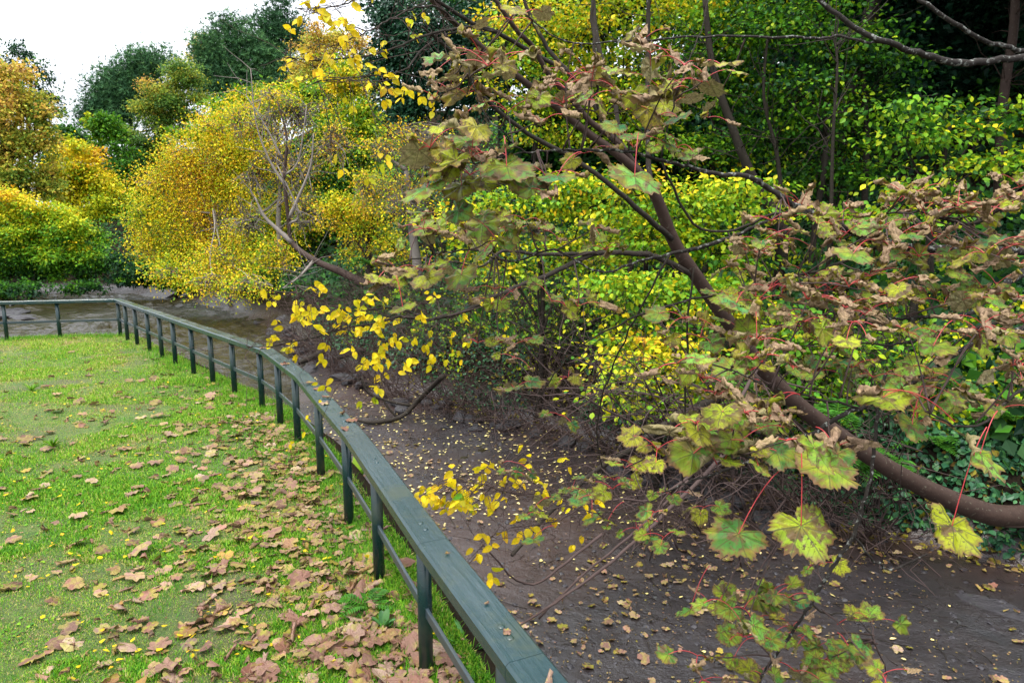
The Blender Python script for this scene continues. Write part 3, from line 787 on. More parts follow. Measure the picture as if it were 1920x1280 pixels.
# ------------------------------------------------------------------ trees
def unit(n):
    u = rng.normal(0, 1, (n, 3)); return u / np.linalg.norm(u, axis=1)[:, None]
def wobble(a, b, n, amt):
    t = np.linspace(0, 1, n)[:, None]; p = a * (1 - t) + b * t
    w = rng.normal(0, amt, (n, 3)).cumsum(0) * np.linalg.norm(b - a) / n; w -= t * w[-1]
    return p + w
def tree(name, label, blobs, d, base=None, n=9000, leaf=.12, tone=.3, ts=.07, cs=None, lpc=28, flat=.6, shape=RH, mat=M_CROWN, bark=M_BARK, group=None, trunk_r=.14,
         limbs=True, twigs=26, twig_r=.012, top_tone=0.0, trunk=None, cat="tree", shell=.45, fr=.72, zup=.7):
    bl = []
    for b in blobs:
        dd_ = d + (b[5] if len(b) > 5 else 0); c = P(b[0], b[1], dd_); rx = b[2] * dd_ / F; rz = b[3] * dd_ / F
        bl.append((c, rx, rz, tone + (b[4] if len(b) > 4 else 0)))
    cm = np.mean([b[0] for b in bl], 0)
    if base is None: bx, by = cm[0], cm[1]
    else: q = P(base, 500, d); bx, by = q[0], q[1]
    bz = th1(bx, by) - .1
    root = empty(name, (bx, by, bz), label, cat, group)
    tb = MB(); lb = MB()
    basep = np.array([bx, by, bz])
    topz = max(b[0][2] + b[2] * .5 for b in bl)
    if trunk is None: tp = smooth_path(wobble(basep, np.array([cm[0], cm[1], cm[2]]), 5, .12), 3)
    else: tp = trunk
    if bz < cm[2]: tube(tb, tp, np.linspace(trunk_r, trunk_r * .45, len(tp)), 8)
    area = np.array([b[1] * b[2] for b in bl]); pr = area / area.sum()
    zc = np.array([b[0][2] for b in bl]); zlo, zhi = min(b[0][2] - b[2] for b in bl), max(b[0][2] + b[2] for b in bl)
    for (c, rx, rz, to), p_ in zip(bl, pr):
        nc = max(3, int(n * p_ / lpc)); u = unit(nc)
        fl = rng.random(nc) < fr; u[:, 1] = np.where(fl, -np.abs(u[:, 1]), u[:, 1])
        ry = min(rx * .85, 6)
        nl = int(np.clip(5 + nc / 14, 6, 16)); ul = unit(nl); ul[:, 1] = np.where(rng.random(nl) < fr, -np.abs(ul[:, 1]), ul[:, 1])
        rl = rng.uniform(.35, .95, nl); sr = rng.uniform(.22, .50, nl); li = rng.integers(0, nl, nc)
        rr = shell + (1.0 - shell) * rng.random(nc) ** .5
        lt_ = rng.normal(0, ts * .8, nl)
        C = c + (ul[li] * rl[li, None] + u * (sr[li] * rr)[:, None]) * np.array([rx, ry, rz])
        s0 = cs if cs else .17 * math.sqrt(rx * rz)
        if limbs:
            src = tp[min(len(tp) - 1, int(len(tp) * rng.uniform(.45, .95)))]
            if bz < cm[2]: tube(tb, smooth_path(wobble(src, c, 4, .1), 3), np.linspace(trunk_r * .4, trunk_r * .15, 10), 5)
            k = min(twigs, nc); sel = rng.choice(nc, k, replace=False)
            tubes3(tb, np.repeat(c[None], k, 0) + rng.normal(0, .15 * rx, (k, 3)), C[sel], twig_r, twig_r * .4, .05, seg=3, wob=.05)
        T = np.repeat(C, lpc, 0); m_ = len(T); U = np.repeat(u, lpc, 0)
        g = rng.normal(0, 1, (m_, 3)) * np.array([s0, s0, s0 * flat])
        T = T + g
        nr = rng.normal(0, .55, (m_, 3)) + U * .45 + np.array([0, -.1, zup])
        yd = rng.normal(0, .6, (m_, 3)) + U * .5 + g / s0 * .4 + np.array([0, 0, -.35])
        hz = (T[:, 2] - zlo) / (zhi - zlo + .01)
        tt = to + np.repeat(rng.normal(0, ts, nc) + lt_[li], lpc) + rng.normal(0, ts * .8, m_) + top_tone * (hz - .5)
        inst(lb, shape, rot_from(yd, nr), T, leaf * rng.uniform(.6, 1.25, m_), tt, rng.random(m_), False)
    if tb.n: tb.build("trunk", bark, root)
    lb.build("crown", mat, root)
    return root

G1 = "trees on the far bank and hill"
tree("broadleaf_tree", "tall ochre and green tree at the left edge of the view", [(0, 140, 50, 34, .2), (40, 180, 45, 40, .12), (-60, 200, 70, 70, .1), (80, 215, 34, 34, .02), (20, 240, 60, 45, .1), (75, 280, 40, 45, .0), (10, 310, 60, 45, .08), (60, 350, 60, 40, -.02), (95, 245, 26, 26, -.04), (-60, 300, 90, 90, .1), (-30, 400, 100, 80, 0), (100, 330, 26, 40, -.05)], 43, base=-20, n=44000, leaf=.22, tone=.52, ts=.12, mat=M_OCHRE, group=G1, trunk_r=.4)
tree("ash_tree", "blue green feathery treetop rising behind the ochre tree", [(50, 110, 40, 24, 0), (80, 135, 30, 30), (95, 180, 28, 40, .02), (20, 130, 40, 40, 0), (60, 160, 40, 40)], 52, base=50, n=5000, leaf=.2, tone=.1, ts=.06, group=G1)
tree("overhanging_tree", "drooping tree with golden top and vivid green skirt beside the water", [(20, 385, 60, 30, .16), (70, 400, 55, 30, .16), (120, 420, 50, 30, .16), (160, 445, 44, 30, .1), (30, 440, 70, 34, .06), (100, 465, 60, 34, .06), (170, 480, 36, 30, .02), (-40, 450, 100, 90, .05), (40, 490, 60, 30, -.04), (110, 505, 50, 26, -.04), (160, 512, 40, 24, -.06), (20, 518, 50, 22, -.08), (60, 540, 90, 14, -.1, -1), (160, 536, 44, 14, -.1, -1), (0, 540, 60, 14, -.08, -1)], 33, base=40, n=46000, leaf=.15, tone=.40, ts=.07, group=G1, top_tone=.2)
tree("yellow_tree", "small golden yellow tree between the ochre tree and the dark trees", [(160, 295, 48, 30, .02), (200, 340, 55, 45, -.02), (140, 350, 50, 60, -.02), (200, 400, 60, 50, -.08)], 52, n=17000, leaf=.22, tone=.69, ts=.06, group=G1)
tree("green_tree", "dull green tree beneath the layered crown left of centre", [(250, 350, 45, 60, 0), (215, 250, 30, 35, .1), (150, 250, 35, 22, -.05), (180, 235, 20, 20, .3), (260, 420, 50, 60, -.02), (230, 470, 50, 30, 0)], 56, n=20000, leaf=.27, tone=.24, ts=.07, group=G1)
tree("pine_tree", "dark blue green pine on the skyline left of the layered crown", [(285, 112, 30, 11), (255, 128, 30, 12), (300, 135, 30, 12), (225, 148, 30, 12), (265, 152, 36, 13), (205, 172, 28, 12), (245, 178, 40, 14), (195, 198, 28, 12), (230, 205, 40, 14), (280, 190, 40, 20), (180, 222, 26, 12), (215, 230, 40, 16)], 78, base=260, n=10000, leaf=.5, tone=.12, ts=.14, shape=TUFT, mat=M_NEEDLE, lpc=20, group=G1, trunk_r=.3, cs=.9)
tree("hill_tree", "yellowish green tree filling the gap below the big pine", [(430, 225, 60, 34), (500, 195, 55, 34), (560, 200, 60, 40), (620, 190, 60, 40), (390, 260, 50, 34), (660, 230, 60, 60)], 52, base=520, n=22000, leaf=.24, tone=.5, ts=.10, group=G1)
tree("hill_tree", "dull green tree low behind the layered crown", [(170, 270, 60, 34, .1), (130, 300, 40, 40, 0), (240, 320, 60, 50), (320, 300, 50, 34), (350, 330, 60, 50), (420, 280, 70, 44), (400, 330, 60, 50), (480, 260, 60, 50), (110, 340, 40, 60, 0)], 62, base=330, n=22000, leaf=.3, tone=.22, ts=.08, group=G1)
tree("layered_tree", "rounded tiers of green foliage tipped with rusty orange", [(340, 132, 34, 14), (355, 152, 40, 15), (300, 170, 34, 14, .3), (365, 180, 30, 14, .1), (330, 192, 46, 14), (280, 205, 34, 14, .2), (350, 218, 34, 13), (300, 232, 40, 14), (240, 250, 30, 15), (285, 268, 34, 14), (340, 250, 34, 13, .1), (255, 290, 34, 15), (310, 290, 34, 14), (260, 318, 34, 14)], 60, base=300, n=30000, leaf=.2, tone=.24, ts=.10, top_tone=.1, cs=.34, mat=M_OCHRE, group=G1, trunk_r=.3)
tree("pine_tree", "largest dark pine crown standing highest on the hill skyline", [(440, 55, 26, 13), (405, 82, 28, 13), (460, 82, 36, 14), (390, 108, 28, 13), (440, 112, 40, 14), (490, 105, 34, 16), (410, 138, 40, 14), (470, 142, 44, 15), (520, 135, 34, 20), (395, 165, 34, 14), (450, 172, 50, 15), (530, 170, 40, 22), (480, 195, 60, 15)], 70, base=450, n=15000, leaf=.42, tone=.2, ts=.15, shape=TUFT, mat=M_NEEDLE, lpc=20, group=G1, trunk_r=.3, cs=.8)
tree("pine_tree", "thin open topped pine poking above the skyline beside the big pine", [(530, 18, 22, 14), (520, 48, 34, 18), (550, 75, 36, 22), (510, 90, 30, 22), (580, 95, 30, 18)], 72, base=540, n=2600, leaf=.55, tone=.05, ts=.05, shape=TUFT, mat=M_NEEDLE, lpc=16, group=G1, cs=.8, shell=.2)
tree("brown_tree", "muted brown and ochre treetop right of the pines on the hill", [(610, 80, 50, 26), (660, 100, 50, 34), (590, 125, 50, 34), (385, 92, 26, 20, -.02, 8), (378, 118, 20, 18, -.05, 8), (680, 150, 60, 40, -.1), (610, 160, 60, 40, -.1)], 66, base=620, n=18000, leaf=.24, mat=M_OCHRE, tone=.72, ts=.09, group=G1)
tree("willow_tree", "big spreading bright yellow tree over the far river bank", [(300, 345, 40, 30, .02), (350, 290, 45, 30, 0), (410, 245, 40, 28, .02), (470, 215, 45, 25, -.02), (380, 330, 50, 60, .08), (430, 300, 50, 40), (275, 400, 34, 34, -.04), (330, 400, 45, 45, 0), (390, 420, 45, 60, .06), (480, 290, 50, 50, -.04), (450, 370, 50, 50, 0), (290, 455, 40, 30, -.03), (350, 475, 50, 36, -.05), (420, 490, 55, 34, -.03, -2), (480, 450, 50, 50, -.04), (320, 512, 40, 20, -.03, -3), (400, 528, 55, 16, -.02, -4), (470, 530, 50, 18, -.06, -5), (520, 480, 40, 40, -.06, -3), (540, 400, 40, 50, -.06)], 29, base=430, n=60000, leaf=.095, tone=.69, ts=.08, cs=.34, flat=.8, bark=M_PALE, twigs=70, twig_r=.02, group=G1, shell=.15, lpc=12, trunk_r=.09)
tree("bare_twiggy_tree", "thinly leaved tree with pale grey upright twigs behind the yellow tree", [(450, 230, 40, 50), (500, 240, 60, 60), (560, 220, 70, 60), (620, 270, 60, 70), (540, 320, 70, 60), (480, 330, 50, 60), (510, 180, 40, 30), (470, 420, 50, 50), (580, 400, 60, 60)], 27, base=540, n=10000, leaf=.085, tone=.68, ts=.1, bark=M_PALE, twigs=260, twig_r=.020, group=G1, shell=.1, lpc=8)
tree("green_tree", "fresh green tree behind the leaning grey trunk", [(600, 330, 70, 80), (560, 420, 60, 60, .05), (640, 430, 70, 70, .06), (660, 250, 60, 80, .1), (660, 170, 50, 50, .3)], 31, base=610, n=26000, leaf=.16, tone=.3, ts=.1, group=G1)
tree("bank_shrub", "dark low shrub hanging over the shaded far bank", [(230, 500, 40, 26), (280, 505, 50, 26), (250, 526, 50, 12), (320, 530, 50, 14, .1), (340, 500, 50, 30, .15), (430, 515, 60, 28, .2), (500, 520, 70, 28, .1), (570, 530, 60, 34), (520, 555, 60, 20, .1)], 33, base=300, n=22000, leaf=.15, tone=.16, ts=.09, group=G1, cat="shrub")
tree("holly_tree", "dense dark blue green evergreen right of the sky gap", [(760, 50, 75, 60), (740, 130, 55, 60), (810, 110, 90, 80), (800, 200, 80, 50), (880, 60, 80, 80), (900, 170, 60, 70), (730, 20, 35, 30)], 20, base=800, n=26000, leaf=.12, tone=.02, ts=.05, mat=M_IVY, group=G1)
tree("bramble_thicket", "tangle of grey brown twigs below the dark evergreen", [(800, 260, 70, 40), (720, 290, 60, 40), (850, 320, 70, 50), (760, 380, 90, 50), (680, 350, 50, 50)], 17, base=770, n=3500, leaf=.07, tone=.68, ts=.1, twigs=320, twig_r=.007, bark=M_PALE, lpc=5, shell=.1, group="undergrowth", cat="thicket")
tree("yellow_shrub", "airy shrub with small yellow leaves above the stony bank", [(680, 440, 60, 60), (700, 370, 60, 60), (640, 400, 50, 50), (740, 470, 60, 40, -.05)], 19, base=700, n=6500, leaf=.075, tone=.66, ts=.08, twigs=60, twig_r=.008, group="undergrowth", cat="shrub", lpc=10)
G2 = "woodland trees on the right bank"
W = [("young_lime_tree", "lime green young tree directly behind the middle branches", [(960, 120, 70, 70), (1020, 40, 90, 60, .05), (1080, 150, 80, 80), (1020, 230, 70, 60)], 13.5, .55),
     ("young_elm_tree", "bright yellow green young tree at top centre right", [(1130, 60, 80, 70, .05), (1200, 150, 80, 80), (1150, 250, 80, 60), (1260, 40, 70, 60), (1160, -20, 90, 40)], 13, .55),
     ("hazel_tree", "green and yellow hazel filling the middle of the wood", [(1320, 100, 90, 80), (1350, -10, 90, 50), (1400, 60, 90, 70, -.05), (1360, 200, 90, 80, -.1), (1300, 300, 80, 60)], 12.5, .44),
     ("maple_tree", "fresh green maple with layered leaves at upper right", [(1470, 60, 90, 60, -.0), (1520, -10, 90, 40, .05), (1550, 120, 80, 70), (1490, 180, 90, 60), (1610, 70, 50, 50, 0), (1640, 130, 60, 30)], 11.5, .34),
     ("ivy_clad_tree", "tree with ivy covered stem in the darker wood", [(1640, 220, 45, 110, -.1), (1600, 250, 60, 60), (1480, 280, 80, 60, .05), (1560, 330, 80, 50, .1)], 12, .3),
     ("hazel_tree", "hazel with flat tiers of pale leaves against black shade", [(1740, 215, 110, 20), (1860, 222, 110, 18), (1690, 265, 90, 20, .05), (1830, 250, 100, 12)], 9.5, .42),
     ("elm_sapling", "low elm sapling with drooping yellow green sprays at right", [(1680, 345, 90, 16, .05), (1830, 318, 90, 16), (1890, 300, 60, 20), (1590, 390, 70, 34), (1780, 395, 90, 12)], 9, .5),
     ("elm_sapling", "yellow leaved sapling above the stony bank in the middle", [(900, 420, 90, 50), (1000, 400, 90, 60, -.05), (1100, 390, 90, 60), (1060, 470, 100, 50), (940, 480, 70, 40, .05)], 11, .57),
     ("elm_sapling", "dense yellow green sapling behind the leaning trunk's upper half", [(1180, 360, 60, 70), (1280, 400, 90, 60, -.04), (1380, 380, 80, 60, -.1), (1200, 460, 80, 50), (1350, 470, 90, 40, -.06)], 10, .54),
     ("elm_sapling", "yellow green sapling behind the leaning trunk's middle", [(1180, 540, 70, 50), (1260, 560, 60, 60, -.05), (1200, 620, 70, 50, .05), (1340, 560, 80, 50)], 9, .54),
     ("elm_sapling", "low bright yellow sprays just above the right mud edge", [(1210, 690, 60, 45, .05), (1280, 660, 60, 60), (1170, 740, 50, 35), (1310, 730, 60, 40, -.05)], 8.2, .58),
     ("elm_sapling", "small yellow leaves mixed with ivy right of the thin stems", [(1560, 640, 90, 40), (1650, 690, 90, 40, -.1), (1480, 700, 80, 50), (1450, 600, 60, 50)], 8.2, .46)]
for nm_, lb_, bl_, d_, t_ in W:
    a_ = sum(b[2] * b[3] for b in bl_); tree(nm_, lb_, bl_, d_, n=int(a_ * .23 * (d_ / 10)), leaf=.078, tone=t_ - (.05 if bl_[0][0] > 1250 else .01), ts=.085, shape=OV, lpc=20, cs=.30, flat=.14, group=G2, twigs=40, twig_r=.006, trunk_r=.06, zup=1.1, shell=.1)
# trees further up the slope, shade put into their dark leaf tones, and the canopy that shades the wood
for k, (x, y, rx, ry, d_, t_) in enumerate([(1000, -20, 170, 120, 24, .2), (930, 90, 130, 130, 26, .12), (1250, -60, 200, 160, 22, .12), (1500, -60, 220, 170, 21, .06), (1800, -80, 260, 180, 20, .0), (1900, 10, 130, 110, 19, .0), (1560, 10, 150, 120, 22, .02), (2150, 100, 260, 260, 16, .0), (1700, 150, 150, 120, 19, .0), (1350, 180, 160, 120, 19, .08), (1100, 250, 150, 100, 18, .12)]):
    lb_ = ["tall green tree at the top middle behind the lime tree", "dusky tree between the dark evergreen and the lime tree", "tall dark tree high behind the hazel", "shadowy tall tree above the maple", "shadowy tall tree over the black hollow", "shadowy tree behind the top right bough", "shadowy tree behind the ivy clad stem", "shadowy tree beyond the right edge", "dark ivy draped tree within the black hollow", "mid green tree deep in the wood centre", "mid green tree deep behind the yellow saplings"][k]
    tree("woodland_tree", lb_, [(x, y, rx, ry), (x - rx * .5, y + ry * .3, rx * .6, ry * .6), (x + rx * .5, y + ry * .3, rx * .6, ry * .6)], d_, n=12000, leaf=.22, tone=t_, ts=.07, mat=M_IVY if t_ < .1 else M_CROWN, group=G2, trunk_r=.22)  # darkest trees take the ivy leaf colours to stand in for deep shade
# unseen canopy trees added above the frame to shade the right-hand wood
for k, (x, y, z, r) in enumerate([(7, 13, 9.5, 4.3), (9.5, 10.5, 7.6, 4.2), (12, 14, 9.5, 5), (6, 17, 12, 5)]):
    root = empty("woodland_tree", (x, y + 2, th1(x, y + 2) - .1), ["tall unseen tree added to shade the middle of the wood", "tall unseen tree added to shade the right part of the wood", "tall unseen tree added to shade the far right of the wood", "tallest unseen tree added to shade the upper slope"][k], "tree", G2)
    tb = MB(); tube(tb, smooth_path(wobble(np.array([x, y + 2, th1(x, y + 2) - .1]), np.array([x, y, z]), 5, .06), 3), np.linspace(.2, .08, 13), 8); tb.build("trunk", M_BARK, root)
    lb2 = MB(); nn_ = 13000; T = np.array([x, y, z]) + unit(nn_) * (rng.random((nn_, 1)) ** .4) * np.array([r, r, 1.6]); nr = rng.normal(0, .4, (nn_, 3)); nr[:, 2] += 1
    inst(lb2, RH, rot_from(rng.normal(0, 1, (nn_, 3)), nr), T, rng.uniform(.15, .3, nn_), rng.normal(.3, .1, nn_), rng.random(nn_), False); lb2.build("crown", M_CROWN, root)

# bare stems of the wood that show between the leaves
def px_path(pts, n=4):
    """pts (px,py,d,half width px) -> points, radii"""
    q = smooth_path(np.array(pts, float), n)
    return np.array([P(a[0], a[1], a[2]) for a in q]), np.array([max(.5, a[3]) * a[2] / F for a in q])
stems = [("slender grey upright stem at centre right", [(1212, 470, 11, 6), (1216, 300, 11, 5), (1214, 150, 11, 5), (1216, 0, 11, 5), (1218, -60, 11, 4)], M_BARK),
         ("thick curved brown stem behind the right hand leaves", [(1470, 430, 11, 14), (1410, 330, 11, 12), (1370, 230, 11, 10), (1335, 120, 11, 8), (1320, -20, 11, 6)], M_BARK),
         ("thin grey stem bending up through the green wood", [(1465, 360, 11, 6), (1455, 280, 11, 5), (1432, 180, 11, 4), (1440, 60, 11, 3)], M_BARK),
         ("thin straight stem forked low behind curled leaves", [(1558, 420, 9.5, 5), (1562, 250, 9.5, 4), (1570, 120, 9.5, 3), (1560, 60, 9.5, 2)], M_BARK),
         ("ivy wrapped dark stem", [(1620, 400, 11.5, 8), (1625, 250, 11.5, 7), (1618, 120, 11.5, 6), (1640, -20, 11.5, 5)], M_BARK),
         ("smooth shaded trunk at the top right corner", [(1870, 420, 12, 12), (1880, 200, 12, 11), (1900, 60, 12, 10), (1905, -40, 12, 9)], M_BARKR),
         ("mossy stem by the dark hollow", [(1715, 420, 13, 9), (1710, 250, 13, 8), (1730, 50, 13, 7), (1735, -60, 13, 6)], M_BARK)]
for lb_, pts, mt in stems[:6]:
    p_, r_ = px_path(pts); r_ = r_ * .75; b_ = p_[0].copy(); gz_ = th1(b_[0], b_[1]) - .1
    if gz_ < b_[2]: p_ = np.vstack([[b_[0], b_[1], gz_], p_]); r_ = np.r_[r_[0] * 1.2, r_]
    root = empty("slender_tree", p_[0], lb_, "tree", "bare stems in the wood"); tb = MB(); tube(tb, p_, r_, 8)
    tb.build("trunk", mt, root)
    bm_ = MB(); k = 26; i_ = rng.integers(len(p_) // 3, len(p_) - 1, k); tubes3(bm_, p_[i_], p_[i_] + unit(k) * rng.uniform(.5, 1.4, (k, 1)) * np.array([1, .7, .8]) + [0, 0, .3], .010, .003, .03, seg=4)
    bm_.build("branches", mt, root)

# ------------------------------------------------------------------ leaning bare grey tree over the far bank
p_, r_ = px_path([(745, 560, 18, 13), (690, 535, 18.5, 11), (640, 510, 19, 10), (590, 488, 19.5, 8), (548, 455, 20, 6.5), (541, 410, 20, 5), (533, 330, 20, 4.5), (538, 260, 20, 3), (520, 190, 20, 1.5)]); r_ = r_ * .72
root = empty("leaning_tree", p_[0], "bare grey tree leaning left out over the water", "tree"); tb = MB(); tube(tb, p_, r_, 9)
tb.build("trunk", M_BARKR, root)
for pts in ([(548, 455, 20, 6), (520, 430, 20, 4), (495, 405, 20, 3), (478, 370, 20, 1.5)], [(541, 410, 20, 4), (560, 370, 20, 3), (583, 310, 20, 2), (588, 250, 20, 1)], [(536, 350, 20, 3), (505, 300, 20, 2), (480, 230, 20, 1.2), (470, 130, 20, .8)], [(533, 330, 20, 2), (560, 300, 20, 1.5), (575, 200, 20, .8)],
            [(541, 420, 20, 3), (560, 400, 20, 2), (520, 310, 20, 1)], [(590, 488, 19.5, 4), (560, 520, 19, 2), (530, 540, 18.5, 1)], [(530, 300, 20, 2), (500, 240, 20, 1.3), (462, 180, 20, .8)]):
    q_, s_ = px_path(pts); bm_ = MB(); tube(bm_, q_, s_, 5); k = 14; i_ = rng.integers(1, len(q_), k)
    tubes3(bm_, q_[i_], q_[i_] + unit(k) * rng.uniform(.4, 1.3, (k, 1)) * [1, .5, 1] + [0, 0, .2], .012, .004, .03); bm_.build("branch", M_PALE, root)

# ------------------------------------------------------------------ undergrowth on the banks
def bank_pts(n, x0, x1, dmax, zone=(0.0, 3.0)):
    out = []
    while sum(map(len, out)) < n:
        d_ = rng.uniform(4, dmax, n * 3); x_ = d_ * rng.uniform(x0, x1, n * 3); s_ = sdist(FB, x_, d_)
        m_ = (s_ > zone[0]) & (s_ < zone[1]); out.append(np.stack([x_[m_], d_[m_]], 1))
    return np.concatenate(out)[:n]
def cover(name, label, n, x0, x1, dmax, zone, leaf, tone, ts, mat, thresh=.4, seed=91, lift=.12, shape=OV, cat="ivy"):
    q = bank_pts(n, x0, x1, dmax, zone); q = q[fbm(q[:, 0], q[:, 1], 1.3, seed) > thresh]; n_ = len(q)
    z = th(q[:, 0], q[:, 1]) + lift * rng.random(n_) * (fbm(q[:, 0], q[:, 1], .5, seed + 1) * 2)
    nr = rng.normal(0, .45, (n_, 3)) + [-.3, -.6, .7]; yd = rng.normal(0, .8, (n_, 3)) + [0, -.3, -.5]
    mb = MB(); inst(mb, shape, rot_from(yd, nr), np.column_stack([q, z]), leaf * rng.uniform(.6, 1.3, n_), rng.normal(tone, ts, n_), rng.random(n_), False)
    return tag(mb.build(name, mat), label, cat, kind='stuff')
cover("bank_ivy", "dark glossy ivy covering the right bank under the leaning trunk", 80000, -.3, 1.0, 20, (.15, 7), .08, .12, .07, M_IVY, .26)
cover("bank_bramble", "yellow green bramble and elm leaves over the right bank", 26000, -.35, .85, 17, (.3, 5), .075, .52, .10, M_CROWN, .42, 95, .35, cat="bramble")
cover("hill_undergrowth", "dull green undergrowth on the wooded slope", 60000, -1.2, 1.0, 60, (.7, 30), .22, .16, .09, M_CROWN, .3, 99, .5, RH, cat="undergrowth")
cover("far_bank_growth", "dark ferny growth hanging down the far river bank", 12000, -1.2, -.2, 60, (.5, 2.0), .14, .14, .08, M_CROWN, .4, 107, .5, RH, cat="undergrowth")
cover("bank_leaf_litter", "brown dead leaves caught on the shaded bank", 9000, -.3, 1.0, 16, (-.1, 4), .07, .95, .06, M_DRY, .35, 103, .03, cat="leaf litter")
# tangled twigs hanging over the bank foot
mb = MB(); q = bank_pts(3400, -.45, .6, 20, (-.5, 2.2)); z = th(q[:, 0], q[:, 1]); A = np.column_stack([q, z + .05]); dv = rng.normal(0, .45, (len(q), 3)) + [-.35, -.45, .35]
ln = rng.uniform(.5, 1.5, (len(q), 1)); tubes3(mb, A, A + dv * ln, rng.uniform(.004, .011, len(q)), .0025, .12, seg=5, wob=.06)
tag(mb.build("bank_twigs", M_TWIG), "tangle of thin bare brown twigs along the foot of the far bank", "brushwood", kind='stuff')

# rocks along the far foot
M_ROCK, N, L, B = nm("wet_stone"); tc = N.new("ShaderNodeTexCoord"); n1 = noise(N, L, tc.outputs["Object"], 2.5, 6, .65); n2 = noise(N, L, tc.outputs["Object"], 14, 5, .6)
rr = ramp(N, [(.3, (.008, .007, .009)), (.55, (.030, .026, .030)), (.75, (.020, .030, .012))]); L.new(n1.outputs[0], rr.inputs[0]); L.new(rr.outputs[0], B.inputs["Base Color"]); B.inputs["Roughness"].default_value = .42
L.new(bump(N, L, n2.outputs[0], .6, .05), B.inputs["Normal"])
def rock_mesh(seed):
    r_ = np.random.default_rng(seed); nu, nv_ = 14, 9
    v = []
    for i in range(nv_):
        ph = math.pi * i / (nv_ - 1)
        for j in range(nu): v.append([math.sin(ph) * math.cos(j * 2 * math.pi / nu), math.sin(ph) * math.sin(j * 2 * math.pi / nu), math.cos(ph)])
    v = np.array(v); base = v.copy()
    for k in range(9):
        nrm = r_.normal(0, 1, 3); nrm /= np.linalg.norm(nrm); c = r_.uniform(.45, .8); s = v @ nrm; v -= np.maximum(s - c, 0)[:, None] * nrm * .95
    v *= r_.uniform(.7, 1.2, 3) * [1, .85, .65]; v += .03 * np.sin(base * 7 + seed)
    f = np.array([[i * nu + j, i * nu + nu + j, i * nu + nu + (j + 1) % nu, i * nu + (j + 1) % nu] for i in range(nv_ - 1) for j in range(nu)])
    mb = MB(); mb.add(v, f, smooth=False); o = mb.build("rock", M_ROCK); me = o.data; bpy.data.objects.remove(o); return me
RK = [rock_mesh(s) for s in range(8)]
for k in range(120):
    t = random.random(); i = random.randint(6, 14); a, b = FB[i], FB[i + 1]; q = a * (1 - t) + b * t + rng.normal(0, .25, 2) + [-.25, -.35]; s_ = random.uniform(.07, .24) * (1.15 if i < 10 else .85)
    o = bpy.data.objects.new("rock", RK[k % 8]); o.location = (q[0], q[1], th1(*q) + s_ * .15); o.scale = (s_,) * 3; o.rotation_euler = (random.uniform(-.3, .3), random.uniform(-.3, .3), random.uniform(0, 6)); COL.objects.link(o)
    tag(o, "dark wet angular stone at the foot of the far bank", "rock", "stones along the foot of the far bank")
for (x, y, s_, lb_) in ((1845, 1125, .34, "flat dark slab of stone on the mud at right"), (1900, 1262, .31, "dark stone slab cut by the bottom right corner"), (725, 752, .10, "small lone dark stone on the mud near the driftwood"), (1590, 870, .2, "upright dark grey stone in the shaded bank under the trunk")):
    q = G(x, y, -1.46); o = bpy.data.objects.new("rock", RK[3 if s_ > .3 else 5]); o.location = (q[0], q[1], th1(q[0], q[1]) - .01); o.scale = (s_, s_ * .7, s_ * (.16 if s_ > .3 else .8)); o.rotation_euler = (0, 0, 2.3); COL.objects.link(o); tag(o, lb_, "rock")
# stony spit in the river at left
for k in range(16):
    q = G(random.uniform(-40, 62), random.uniform(574, 600), -1.6); s_ = random.uniform(.25, .6); o = bpy.data.objects.new("rock", RK[k % 8]); o.location = (q[0], q[1], -1.6 + s_ * .05); o.scale = (s_ * 1.5, s_, s_ * .45); o.rotation_euler = (0, 0, random.uniform(0, 6)); COL.objects.link(o)
    tag(o, "low stone of the spit in the river seen through the left railing", "rock", "stones of the river spit")

# sticks and pebbles on the mud
def mud_pts(n, dmax=13):
    out = []
    while sum(map(len, out)) < n:
        d_ = rng.uniform(3.8, dmax, n * 3); x_ = d_ * rng.uniform(-.3, .85, n * 3)
        m_ = (sdist(LE, x_, d_) > .8) & (sdist(WL, x_, d_) < -.1) & (sdist(FB, x_, d_) < .3); out.append(np.stack([x_[m_], d_[m_]], 1))
    return np.concatenate(out)[:n]
q = mud_pts(520); A = np.column_stack([q, th(q[:, 0], q[:, 1], True) + .006]); dv = rng.normal(0, 1, (520, 3)) * [1, 1, .03]; dv /= np.linalg.norm(dv, axis=1)[:, None]; B_ = A + dv * rng.uniform(.05, .45, (520, 1)); B_[:, 2] = th(B_[:, 0], B_[:, 1], True) + .008
mb = MB(); tubes3(mb, A, B_, rng.uniform(.002, .006, 520), .0015, .02, seg=4, wob=.05); tag(mb.build("mud_sticks", M_BARK), "small dark sticks lying on the wet mud", "sticks", kind='stuff')
q = mud_pts(900); ps_ = (np.array([[1, 0, 0], [0, 1, 0], [-1, 0, 0], [0, -1, 0], [0, 0, .6], [.6, .6, .25], [-.6, .5, .3]], float), [np.array([[0, 5, 4], [5, 1, 4], [1, 6, 4], [6, 2, 4], [2, 3, 4], [3, 0, 4]])], np.zeros(7))
yv = rng.normal(0, 1, (900, 3)) * [1, 1, .05]; mb = MB(); inst(mb, ps_, rot_from(yv, np.tile([0, 0, 1.], (900, 1))), np.column_stack([q, th(q[:, 0], q[:, 1], True)]), rng.uniform(.008, .035, 900), rng.random(900), rng.random(900)); tag(mb.build("mud_pebbles", M_ROCK), "small dark pebbles bedded in the mud", "gravel", kind='stuff')

